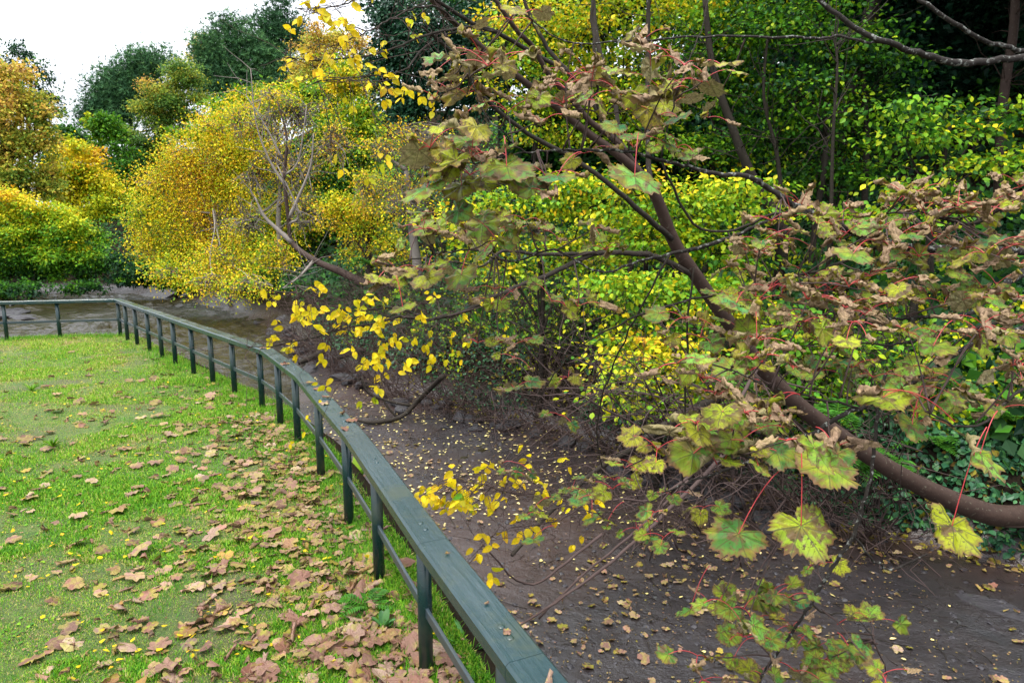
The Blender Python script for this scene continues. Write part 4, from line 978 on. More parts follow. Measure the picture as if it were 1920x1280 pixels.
# driftwood
def log(name, label, pts, mat=M_BARK, sub=()):
    p_, r_ = px_path(pts); root = empty(name, p_[0], label, "branch"); mb = MB(); tube(mb, p_, r_, 8); mb.build("stem", mat, root)
    for s in sub:
        q_, s_ = px_path(s); mb = MB(); tube(mb, q_, s_, 6); mb.build("side_branch", mat, root)
def gd(x, y, z=-1.42): return G(x, y, z)[1]
log("fallen_branch", "long black fallen branch curving over the mud beside the railing", [(665, 786, gd(665, 786), 2.5), (700, 792, gd(700, 790), 4), (750, 782, gd(750, 782), 4.5), (780, 755, gd(780, 765, -1.3), 5), (810, 725, gd(810, 752, -1.1), 5), (830, 705, gd(820, 750, -1.0), 5.5)],
    sub=[[(770, 760, gd(780, 765, -1.3), 3), (730, 752, gd(780, 765, -1.3), 2.5), (690, 735, gd(780, 765, -1.3), 3), (678, 705, gd(780, 765, -1.3), 2)], [(745, 783, gd(750, 782), 3), (725, 760, gd(750, 782), 2), (718, 745, gd(750, 782), 1.5)]])
log("fallen_log", "short mossy log lying on stones near the water", [(560, 680, gd(560, 680), 5), (590, 668, gd(590, 680), 6), (608, 658, gd(608, 680), 5)])
log("fallen_log", "dark log tipped among stones right of the mossy log", [(630, 672, gd(630, 690), 4), (665, 660, gd(665, 690), 6), (690, 655, gd(690, 690), 5)])
log("fallen_pole", "straight grey pole leaning down to the mud at centre", [(1190, 840, 7.5, 6), (1120, 880, 7.0, 5), (1030, 960, 6.2, 5), (960, 1040, 5.6, 4)], M_BARK)
log("fallen_pole", "thick pale pole slanting below the curled leaves", [(1420, 705, 7.6, 10), (1340, 748, 7.4, 10), (1260, 790, 7.2, 9), (1200, 830, 7.0, 8)], M_BARK)

shr = empty("bare_shrub", P(1400, 860, 6.6), "bare arching reddish twigs spreading over the mud right of centre", "shrub")
mb = MB()
for k in range(58):
    x0, y0, d0 = random.uniform(1200, 1560), random.uniform(720, 900), random.uniform(6.0, 8.0); x1, y1, d1 = random.uniform(880, 1320), random.uniform(560, 1060), random.uniform(4.2, 7.5)
    a, b = P(x0, y0, d0), P(x1, y1, d1); a[2] = th1(a[0], a[1]) - .02 if k % 2 else a[2]
    p_ = smooth_path(wobble(a, b, 6, .12) + np.array([0, 0, .25]) * np.sin(np.linspace(0, np.pi, 6))[:, None], 4); tube(mb, p_, np.linspace(random.uniform(.006, .012), .002, len(p_)), 5)
    i_ = rng.integers(4, len(p_), 7); tubes3(mb, p_[i_], p_[i_] + unit(7) * rng.uniform(.15, .6, (7, 1)), .004, .0015, .05, seg=4, wob=.06)
mb.build("stems", M_TWIG, shr)

# ferns
def fern(x, y, z, size, nf, seed, label, d=None):
    c = P(x, y, d) if d else G(x, y, z); root = empty("fern", c, label, "fern", None); r_ = np.random.default_rng(seed)
    for k in range(nf):
        a = r_.uniform(0, 6.283); t = np.linspace(0, 1, 14); el = r_.uniform(.5, 1.0)
        sp_ = np.column_stack([np.cos(a) * t * size * math.cos(el * .6), np.sin(a) * t * size * math.cos(el * .6), size * (el * t - .75 * t ** 2)]) + c
        mb = MB(); tube(mb, sp_, np.linspace(.003, .001, 14) * (size / .3), 4, (.35, 0, .5))
        pp = np.repeat(sp_[1:], 2, 0); side = np.tile([1, -1], 13); tv = np.repeat(np.gradient(sp_, axis=0)[1:], 2, 0); sd = np.cross(tv, [0, 0, 1.]); sd /= np.linalg.norm(sd, axis=1)[:, None] + 1e-9
        yd = sd * side[:, None] + tv / np.linalg.norm(tv, axis=1)[:, None] * .35; ln_ = np.repeat(np.sin(np.pi * (t[1:] * .9 + .08)), 2) * size * .30
        inst(mb, (RH[0] * [.55, 1, 1], RH[1], RH[2]), rot_from(yd, np.tile([0, 0, 1.], (26, 1))), pp, ln_, np.full(26, .27) + r_.normal(0, .03, 26), r_.random(26), False)
        mb.build("frond", M_CROWN, root)
fern(690, 1140, .1, .16, 7, 1, "small bright fern at the foot of the near railing post")
for k, (x, y, d, lb_) in enumerate(((1600, 860, 6.6, "green fern on the bank beneath the leaning trunk"), (1660, 880, 6.6, "second fern right beside the one beneath the trunk"), (1900, 790, 6.8, "fern at the right edge above the trunk's base"), (1570, 780, 7, "dim fern behind the leaning trunk"), (1370, 730, 7.4, "fern in shade left of the leaning trunk"), (1740, 830, 7.2, "fern in the dark ivy above the trunk"), (700, 500, 17, "pale fern clump by the leaning grey tree"))):
    fern(x, y, 0, .45 if d < 10 else .7, 9, 20 + k, lb_, d)
def strap_plant(x, y, z, label, n=6, L_=.18, w=.035, tone=.3, name="harts_tongue_fern", cat="fern"):
    c = G(x, y, z); root = empty(name, c, label, cat)
    for k in range(n):
        a = random.uniform(0, 6.28); t = np.linspace(0, 1, 9); el = random.uniform(.9, 1.5)
        ax = np.column_stack([np.cos(a) * t * L_ * .7, np.sin(a) * t * L_ * .7, L_ * (el * t - .5 * t * t)]) + c; s = np.array([-math.sin(a), math.cos(a), 0]); ww = w * np.sin(np.pi * (t * .85 + .12)) ** .6; ww[-1] = .001
        v = np.concatenate([ax - s * ww[:, None] * .5 + [0, 0, .004], ax, ax + s * ww[:, None] * .5 + [0, 0, .004]]); f = np.array([[q * 9 + i, q * 9 + i + 1, (q + 1) * 9 + i + 1, (q + 1) * 9 + i] for q in range(2) for i in range(8)])
        mb = MB(); mb.add(v, f, (tone + random.uniform(-.05, .08), .2, random.random())); mb.build("leaf", M_IVY if tone < .35 else M_CROWN, root)
strap_plant(668, 905, -.1, "bright lettuce green strap leaved plant outside the railing", 7, .22, .06, .42)
strap_plant(685, 950, -.15, "dark strap leaved fern outside the railing below the bright one", 6, .18, .035, .22)
strap_plant(742, 1020, -.15, "glossy dark strap leaved fern beside the second nearest post", 7, .15, .035, .15)
strap_plant(880, 1235, .0, "clump of wide wet grass leaves at the bottom by the rail", 12, .14, .014, .33, "grass_clump", "plant")
strap_plant(720, 1180, .09, "low broad leaved weed at the foot of the near post", 9, .07, .03, .25, "weed", "plant")
strap_plant(100, 840, .09, "round tuft of long bright grass in the lawn at left", 30, .09, .008, .4, "grass_clump", "plant")
strap_plant(60, 735, .09, "second long grass tuft further up the lawn at left", 30, .10, .008, .4, "grass_clump", "plant")

# ------------------------------------------------------------------ wooden fence deep in the wood at right
wf = empty("wooden_fence", P(1620, 530, 13), "weathered wooden pale fence glimpsed through leaves at right", "fence")
M_FW = bark_material("weathered_fence_wood", (.06, .055, .03), (.16, .14, .075), .3, scale=5)
zt = P(1600, 470, 13)[2]; zl = P(1600, 522, 13)[2]
for z_ in (zt, zl):
    mb = MB(); box(mb, (P(1280, 500, 13)[0], 12.94, z_ - .05), (P(1990, 500, 13)[0], 12.99, z_ + .05)); mb.build("rail", M_FW, wf)
for x in (1300, 1430, 1535, 1660, 1810, 1960):
    mb = MB(); xx = P(x, 500, 13)[0]; box(mb, (xx - .07, 12.8, zl - 1.0), (xx + .07, 12.937, zt + .12)); mb.build("post", M_FW, wf)
for x in np.arange(1290, 1985, 9.0):
    mb = MB(); xx = P(x, 500, 13)[0]; box(mb, (xx - .018, 12.992, zl - .35), (xx + .018, 13.01, zt + random.uniform(.0, .05))); mb.build("pale", M_FW, wf)

# ------------------------------------------------------------------ foreground leaning elm with yellow leaves
base = P(1990, 965, 6.3)
elm = empty("leaning_elm_tree", (base[0], base[1], th1(base[0], base[1]) - .1), "smooth brown trunk leaning left across the view with yellow leaved branches", "tree")
SEG = {'elm': [], 'syc': []}
def branch(root, key, pts, name="branch", mat=M_BARK, n=5, k=7, leafy=True):
    p_, r_ = px_path(pts, n); mb = MB(); r_ = r_ * .78
    p_ = p_ + rng.normal(0, .0025, p_.shape) * min(1, 1)
    tube(mb, p_, r_, k); mb.build(name, mat, root)
    if leafy: SEG[key].append(p_)
    return p_
trunk = [(2420, 760, 8.6, 40), (2300, 810, 8.0, 40), (2180, 860, 7.3, 39), (2080, 905, 6.8, 38), (1990, 958, 6.3, 36), (1900, 968, 6.1, 33), (1830, 955, 6.0, 31), (1700, 897, 5.9, 26), (1550, 800, 5.7, 24), (1450, 715, 5.5, 22), (1370, 610, 5.2, 20), (1300, 510, 5.0, 18), (1262, 450, 4.9, 17), (1223, 356, 4.75, 15), (1166, 296, 4.6, 12), (1095, 244, 4.5, 10), (1018, 180, 4.3, 9), (940, 120, 4.1, 8), (855, 46, 3.9, 7), (809, 0, 3.8, 6.5), (740, -70, 3.7, 5)]
p_, r_ = px_path(trunk, 5); r_ = r_ * .68; mb = MB(); tube(mb, p_, r_, 14); mb.build("trunk", M_BARKR, elm)
EB = [[(1223, 356, 4.75, 9), (1165, 275, 4.6, 8), (1106, 227, 4.5, 7), (1064, 177, 4.4, 7), (1028, 138, 4.3, 6), (1000, 88, 4.2, 6), (975, 64, 4.1, 5.5), (929, 0, 4, 5), (890, -60, 4, 4)],
      [(1160, 268, 4.6, 7), (1131, 227, 4.6, 6), (1096, 170, 4.6, 6), (1053, 124, 4.6, 5.5), (1035, 103, 4.6, 5), (1011, 64, 4.6, 4.5), (982, 0, 4.6, 4), (970, -60, 4.6, 4)],
      [(1064, 135, 4.5, 5), (1007, 103, 4.4, 5), (936, 64, 4.2, 5), (883, 42, 4, 4.5), (820, 0, 3.8, 4), (790, -40, 3.7, 3)],
      [(936, 64, 4.2, 3.5), (887, 51, 4, 3), (830, 58, 3.7, 3), (777, 74, 3.5, 2.5), (706, 103, 3.3, 2), (600, 113, 3.1, 1.5), (530, 108, 3, 1)],
      [(920, 105, 4.1, 3), (865, 60, 3.9, 2.5), (798, 88, 3.6, 2.5), (752, 135, 3.4, 2), (670, 145, 3.2, 1.5), (585, 155, 3, 1)],
      [(860, 50, 3.9, 2.5), (820, 14, 3.7, 2.5), (770, 18, 3.5, 2), (724, 42, 3.3, 2), (688, 60, 3.2, 1.5), (620, 88, 3, 1)],
      [(820, 0, 3.8, 2.5), (760, -30, 3.5, 2), (700, -20, 3.3, 2), (640, 10, 3.1, 1.5), (560, 18, 3, 1)],
      [(1262, 450, 4.9, 8), (1225, 418, 4.6, 7), (1160, 360, 4.4, 6), (1080, 300, 4.3, 6), (990, 250, 4.1, 5), (905, 180, 3.9, 5), (860, 110, 3.8, 4), (790, 50, 3.6, 3)],
      [(1300, 515, 5.0, 9), (1270, 500, 4.9, 7), (1230, 482, 4.8, 7), (1200, 476, 4.7, 7), (1136, 474, 4.6, 6), (1099, 481, 4.5, 6), (1035, 512, 4.3, 6), (986, 531, 4.1, 6), (930, 554, 3.9, 5.5), (892, 574, 3.8, 5), (840, 593, 3.6, 4.5), (799, 599, 3.5, 4), (750, 595, 3.4, 3.5), (705, 606, 3.3, 3), (641, 617, 3.2, 2.5), (592, 632, 3.1, 2), (517, 647, 3.0, 1.5), (462, 650, 2.95, 1)],
      [(1136, 474, 4.6, 5), (1070, 476, 4.4, 5), (1005, 477, 4.2, 4.5), (941, 471, 4, 4), (900, 500, 3.8, 2.5), (830, 490, 3.6, 2), (760, 520, 3.4, 1.5)],
      [(799, 599, 3.5, 2.5), (740, 578, 3.4, 2), (660, 583, 3.3, 1.6), (600, 560, 3.2, 1.2), (545, 530, 3.1, 1)],
      [(705, 606, 3.3, 2), (690, 660, 3.2, 1.5), (660, 700, 3.1, 1.2), (720, 735, 3.1, 1)],
      [(1220, 360, 4.75, 8), (1215, 300, 4.8, 6), (1213, 200, 4.9, 5), (1216, 80, 5, 4.5), (1214, -40, 5, 4)],
      [(1165, 275, 4.6, 4), (1150, 180, 4.7, 6), (1120, 80, 4.8, 6), (1110, -30, 4.9, 5)]]
LOWER = [[(1420, 690, 4.8, 5), (1330, 850, 4.2, 4), (1237, 931, 3.4, 3), (1162, 937, 3.2, 3), (1102, 937, 3.0, 2.5), (1042, 927, 2.9, 2.2), (956, 924, 2.8, 2), (900, 905, 2.75, 1.5), (830, 900, 2.7, 1)],
         [(1102, 937, 3.0, 2), (1050, 975, 2.9, 2), (985, 985, 2.8, 1.6), (930, 1000, 2.75, 1.2), (890, 1040, 2.7, 1)],
         [(1360, 850, 4.3, 5), (1250, 960, 4, 5), (1150, 1050, 3.8, 4), (1040, 1130, 3.6, 3.5), (960, 1180, 3.5, 2.5)],
         [(1290, 900, 4.2, 3.5), (1200, 990, 4.1, 3.5), (1100, 1070, 4, 3), (1010, 1160, 3.9, 3)],
         [(1130, 1000, 3.8, 4), (1060, 1055, 3.7, 3.5), (985, 1095, 3.6, 3), (905, 1020, 3.4, 2)]]
EP = [branch(elm, 'elm', b, mat=M_BARK if i > 0 else M_BARKR, leafy=i in (3, 4, 5, 6, 8, 9, 10, 11)) for i, b in enumerate(EB)]
EP += [branch(elm, 'elm', b, mat=M_TWIG, leafy=i < 2) for i, b in enumerate(LOWER)]
# yellow leaf sprays: (px, py, spread x, spread y, d, n, tone)
sprays = [(600, 20, 50, 22, 3.0, 26, .55), (690, 10, 60, 18, 3.1, 18, .5), (640, 95, 60, 20, 3.0, 30, .6), (560, 130, 40, 18, 3.0, 20, .62), (600, 60, 30, 16, 3.0, 12, .55), (745, 160, 25, 20, 3.3, 12, .55), (690, 165, 40, 22, 3.2, 14, .6), (740, 85, 50, 25, 3.4, 14, .55), (790, 45, 40, 20, 3.6, 12, .5),
          (655, 205, 12, 10, 3.2, 3, .45), (700, 345, 8, 6, 3.1, 2, .6), (650, 305, 15, 8, 3.1, 3, .6), (700, 300, 40, 15, 3.2, 5, .6), (840, 190, 60, 50, 3.7, 16, .5),
          (560, 570, 50, 25, 3.1, 26, .55), (620, 585, 55, 28, 3.15, 50, .6), (680, 590, 45, 28, 3.2, 36, .55), (520, 615, 25, 28, 3.0, 14, .55), (735, 600, 45, 22, 3.3, 22, .52), (680, 665, 40, 25, 3.2, 26, .6), (590, 655, 30, 14, 3.1, 12, .55), (730, 700, 30, 30, 3.1, 16, .58), (770, 650, 40, 25, 3.3, 14, .6), (830, 640, 40, 25, 3.6, 16, .55), (720, 740, 25, 20, 3.1, 10, .4), (640, 545, 50, 10, 3.2, 10, .6), (840, 560, 60, 20, 3.6, 16, .5), (900, 620, 50, 40, 4, 18, .48), (560, 700, 30, 25, 3.3, 5, .5), (550, 790, 60, 40, 4, 6, .5),
          (800, 935, 30, 22, 2.72, 26, .62), (850, 925, 42, 24, 2.75, 44, .68), (900, 900, 40, 22, 2.8, 30, .6), (935, 960, 30, 25, 2.8, 16, .68), (985, 930, 40, 18, 2.9, 16, .6), (1040, 930, 45, 22, 3.0, 18, .58), (930, 1000, 22, 15, 2.75, 7, .7), (985, 985, 20, 14, 2.8, 8, .68), (890, 1046, 20, 7, 2.7, 4, .66), (925, 1100, 14, 14, 2.7, 4, .5), (880, 945, 30, 16, 2.75, 8, .2), (1060, 895, 60, 20, 3, 10, .5), (960, 860, 60, 20, 3.1, 5, .6), (1040, 990, 50, 25, 3, 12, .62), (800, 985, 20, 10, 2.72, 5, .4)]
allp = np.vstack(SEG['elm'])
lbm = MB(); twm = MB()
Tt = []; Yy = []; Nn = []; To = []
for (x, y, sx_, sy_, d, n_, to) in sprays:
    ns = max(1, n_ // 3)
    for s in range(ns):
        e = P(x + rng.normal(0, sx_ * .9), y + rng.normal(0, sy_ * .9), d + rng.normal(0, .12))
        dd_ = np.linalg.norm(allp - e, axis=1); j = np.argsort(dd_)[min(len(dd_) - 1, 2)]; a = allp[j]
        pth = smooth_path(wobble(a, e, 4, .12), 4); tube(twm, pth, np.linspace(.0022, .0009, len(pth)), 4)
        m_ = max(1, n_ // ns); dir_ = (e - a) / (np.linalg.norm(e - a) + 1e-6)
        for q in range(m_):
            t = 1 - (q // 2) * .16; idx = max(0, min(len(pth) - 1, int(t * (len(pth) - 1)))); side = np.cross(dir_, [0, 0, 1.]) * (1 if q % 2 else -1)
            Tt.append(pth[idx] + rng.normal(0, .008, 3)); yv = dir_ * .4 + side * .6 + rng.normal(0, .3, 3) + [0, 0, -.55]; Yy.append(yv)
            nv = rng.normal(0, .5, 3) + [0, -.75, .45]; Nn.append(nv); To.append(to + rng.normal(0, .14))
Tt, Yy, Nn, To = map(np.array, (Tt, Yy, Nn, To)); kk = rng.integers(0, 4, len(Tt))
for b in range(4):
    m_ = kk == b; c_ = m_.sum(); inst(lbm, ELMS[b], rot_from(Yy[m_], Nn[m_]), Tt[m_], rng.uniform(.030, .052, c_), To[m_], rng.random(c_))
# bare fine twigs along the leafy branches
k = 420; i_ = rng.integers(0, len(allp), k); tubes3(twm, allp[i_], allp[i_] + unit(k) * rng.uniform(.08, .38, (k, 1)) + [0, 0, -.03], .0018, .0007, .05, seg=4, wob=.06)
tag(twm.build("twigs", M_TWIG, elm), kind="stuff"); lbm.build("yellow_foliage", M_ELM, elm)

# ------------------------------------------------------------------ overhanging sycamore boughs
sb = np.array([5.2, 4.9]); syc = empty("sycamore_tree", (sb[0], sb[1], th1(*sb) - .1), "sycamore reaching in from the right with curled tan leaves on red stalks", "tree")
mb = MB(); sp0 = np.array([[sb[0], sb[1], th1(*sb) - .2], [5.0, 4.7, 0], [4.8, 4.4, 1.2], [4.6, 4.1, 2.2], [4.5, 4.0, 3.4], [4.6, 4.0, 5.5]]); tube(mb, smooth_path(sp0, 4), np.linspace(.2, .07, 21), 12); mb.build("trunk", M_BARK, syc)
def w2(px, py, d, r): return (px, py, d, r)
SB = [[(2700, 60, 4.0, 14), (2200, 90, 3.2, 10), (1920, 108, 2.8, 8), (1850, 116, 2.75, 8), (1790, 117, 2.7, 8), (1720, 100, 2.65, 7), (1660, 78, 2.6, 6.5), (1600, 50, 2.6, 6), (1530, -5, 2.6, 5), (1480, -50, 2.6, 4)],
      [(2200, 90, 3.2, 7), (2000, 110, 3, 6), (1920, 95, 2.9, 5.5), (1860, 82, 2.85, 5), (1800, 50, 2.8, 5), (1725, 0, 2.8, 4), (1680, -50, 2.8, 3)],
      [(1658, 76, 2.6, 3.5), (1630, 80, 2.6, 3), (1576, 69, 2.6, 3), (1534, 73, 2.6, 3), (1470, 71, 2.5, 2.8), (1346, 67, 2.5, 2.5), (1240, 74, 2.4, 2.2), (1150, 80, 2.4, 2), (1060, 78, 2.3, 1.8), (1000, 40, 2.3, 1.5), (960, 0, 2.3, 1.2)],
      [(2700, 560, 4.2, 18), (2250, 560, 3.4, 14), (2000, 480, 2.9, 11), (1800, 470, 2.6, 10), (1660, 455, 2.5, 9), (1548, 411, 2.45, 8), (1505, 393, 2.45, 7.5), (1470, 372, 2.4, 7), (1435, 350, 2.4, 6.5), (1399, 331, 2.35, 6), (1328, 324, 2.3, 5), (1279, 311, 2.3, 4.5), (1223, 297, 2.25, 4), (1166, 283, 2.2, 3.5), (1096, 281, 2.2, 3), (1025, 282, 2.15, 2.5), (985, 284, 2.15, 2), (936, 244, 2.1, 1.8), (901, 198, 2.1, 1.5), (870, 110, 2.1, 1.2)],
      [(985, 284, 2.15, 2), (920, 300, 2.1, 1.8), (850, 306, 2.1, 1.6), (800, 290, 2.1, 1.5), (755, 260, 2.1, 1.2), (700, 215, 2.1, 1.0)],
      [(2250, 560, 3.4, 12), (2000, 480, 3.0, 12), (1920, 512, 2.8, 11), (1894, 527, 2.7, 9), (1856, 557, 2.6, 7), (1830, 580, 2.55, 6), (1807, 591, 2.5, 5), (1744, 593, 2.45, 4), (1687, 597, 2.4, 3.5), (1631, 606, 2.4, 3), (1560, 600, 2.35, 2.5), (1480, 612, 2.3, 2), (1380, 600, 2.3, 1.5)],
      [(1900, 600, 2.7, 5), (1815, 617, 2.6, 4), (1762, 625, 2.5, 3.5), (1721, 638, 2.45, 3), (1669, 647, 2.4, 3), (1580, 640, 2.3, 2), (1500, 650, 2.3, 1.5)],
      [(2100, 560, 3.0, 9), (1900, 620, 2.6, 7), (1800, 659, 2.4, 6), (1744, 696, 2.3, 5.5), (1706, 719, 2.25, 5.5), (1650, 749, 2.2, 6), (1612, 764, 2.15, 6), (1575, 779, 2.1, 6), (1530, 809, 2.1, 5.5), (1462, 831, 2.1, 5), (1387, 872, 2.1, 4), (1300, 900, 2.15, 2.5), (1240, 925, 2.2, 1.5)],
      [(1612, 764, 2.15, 3), (1560, 752, 2.05, 3), (1500, 741, 2.0, 2.5), (1430, 720, 2.0, 2), (1370, 690, 2.0, 1.5)],
      [(1500, 960, 2, 2), (1440, 890, 2.0, 3), (1380, 850, 1.95, 3), (1290, 845, 1.95, 2.2), (1220, 850, 2, 1.2)],
      [(1660, 700, 2.3, 4), (1645, 760, 2.2, 4.5), (1640, 850, 2.15, 4.5), (1625, 930, 2.1, 4.5), (1600, 1000, 2.1, 5), (1560, 1065, 2.1, 5), (1520, 1130, 2.1, 4.5), (1500, 1160, 2.1, 4), (1440, 1250, 2.1, 3.5), (1400, 1320, 2.1, 3)],
      [(1600, 1005, 2.1, 3), (1640, 1050, 2.1, 3), (1675, 1066, 2.1, 3), (1740, 1035, 2.1, 2)],
      [(1520, 1130, 2.1, 3), (1550, 1150, 2.1, 2.5), (1600, 1155, 2.1, 1.5), (1640, 1200, 2.1, 1.2)],
      [(1240, 301, 2.3, 3), (1300, 420, 2.4, 3.2), (1380, 430, 2.5, 3), (1440, 405, 2.5, 3.5), (1505, 393, 2.45, 4)],
      [(1500, 385, 2.5, 4), (1440, 415, 2.6, 4), (1380, 440, 2.6, 4.5), (1320, 462, 2.6, 5), (1260, 475, 2.6, 4), (1200, 490, 2.6, 3), (1120, 510, 2.5, 2.4), (1040, 470, 2.4, 2.5), (960, 490, 2.4, 2), (880, 470, 2.3, 2), (800, 480, 2.3, 1.6), (730, 500, 2.3, 1.2)],
      [(1660, 455, 2.5, 5), (1560, 500, 2.4, 4), (1480, 520, 2.3, 3), (1400, 545, 2.3, 3), (1300, 560, 2.3, 2.6), (1230, 580, 2.3, 2)],
      [(1110, -40, 2.5, 4), (1113, 53, 2.5, 4), (1120, 142, 2.45, 3.5), (1122, 200, 2.4, 3), (1150, 270, 2.3, 3)],
      [(1240, 300, 2.3, 2), (1260, 200, 2.3, 2), (1290, 120, 2.3, 1.6), (1320, 40, 2.35, 1.3), (1330, -30, 2.4, 1)],
      [(2000, 700, 2.6, 6), (1900, 740, 2.2, 4), (1850, 790, 2.0, 3.5), (1800, 800, 1.95, 3), (1740, 770, 1.95, 2.5)],
      [(2400, 300, 3.6, 9), (2050, 330, 3, 6), (1900, 380, 2.6, 5), (1820, 420, 2.5, 4), (1740, 400, 2.4, 3), (1660, 400, 2.4, 2)],
      [(1282, 900, 2.4, 2.5), (1285, 740, 2.4, 2.5), (1290, 600, 2.4, 2.8), (1300, 500, 2.4, 2)],
      [(1240, 930, 2.3, 2), (1180, 960, 2.3, 1.5), (1120, 960, 2.35, 1.3), (1060, 950, 2.4, 1)],
      [(1130, 900, 2.8, 1.5), (1120, 780, 2.7, 2), (1160, 660, 2.6, 2.2), (1210, 560, 2.5, 2.4), (1260, 475, 2.5, 3)],
      [(1000, 770, 2.5, 1.2), (1040, 700, 2.5, 1.8), (1100, 640, 2.5, 2), (1180, 600, 2.5, 2.4), (1300, 560, 2.4, 2.6)]]
for i, b in enumerate(SB): branch(syc, 'syc', b, mat=M_BARKL if i in (0, 1, 2, 3, 5, 7, 10, 11, 14) else M_BARK)
# limbs joining the boughs to the trunk off frame
for a_, b_ in ((P(2700, 60, 4.0), sp0[4]), (P(2700, 560, 4.2), sp0[2]), (P(2400, 300, 3.6), sp0[3])):
    mb = MB(); tube(mb, smooth_path(wobble(a_, b_, 4, .05), 4), np.linspace(.045, .08, 13), 8); mb.build("branch", M_BARK, syc)
sall = np.vstack(SEG['syc'])
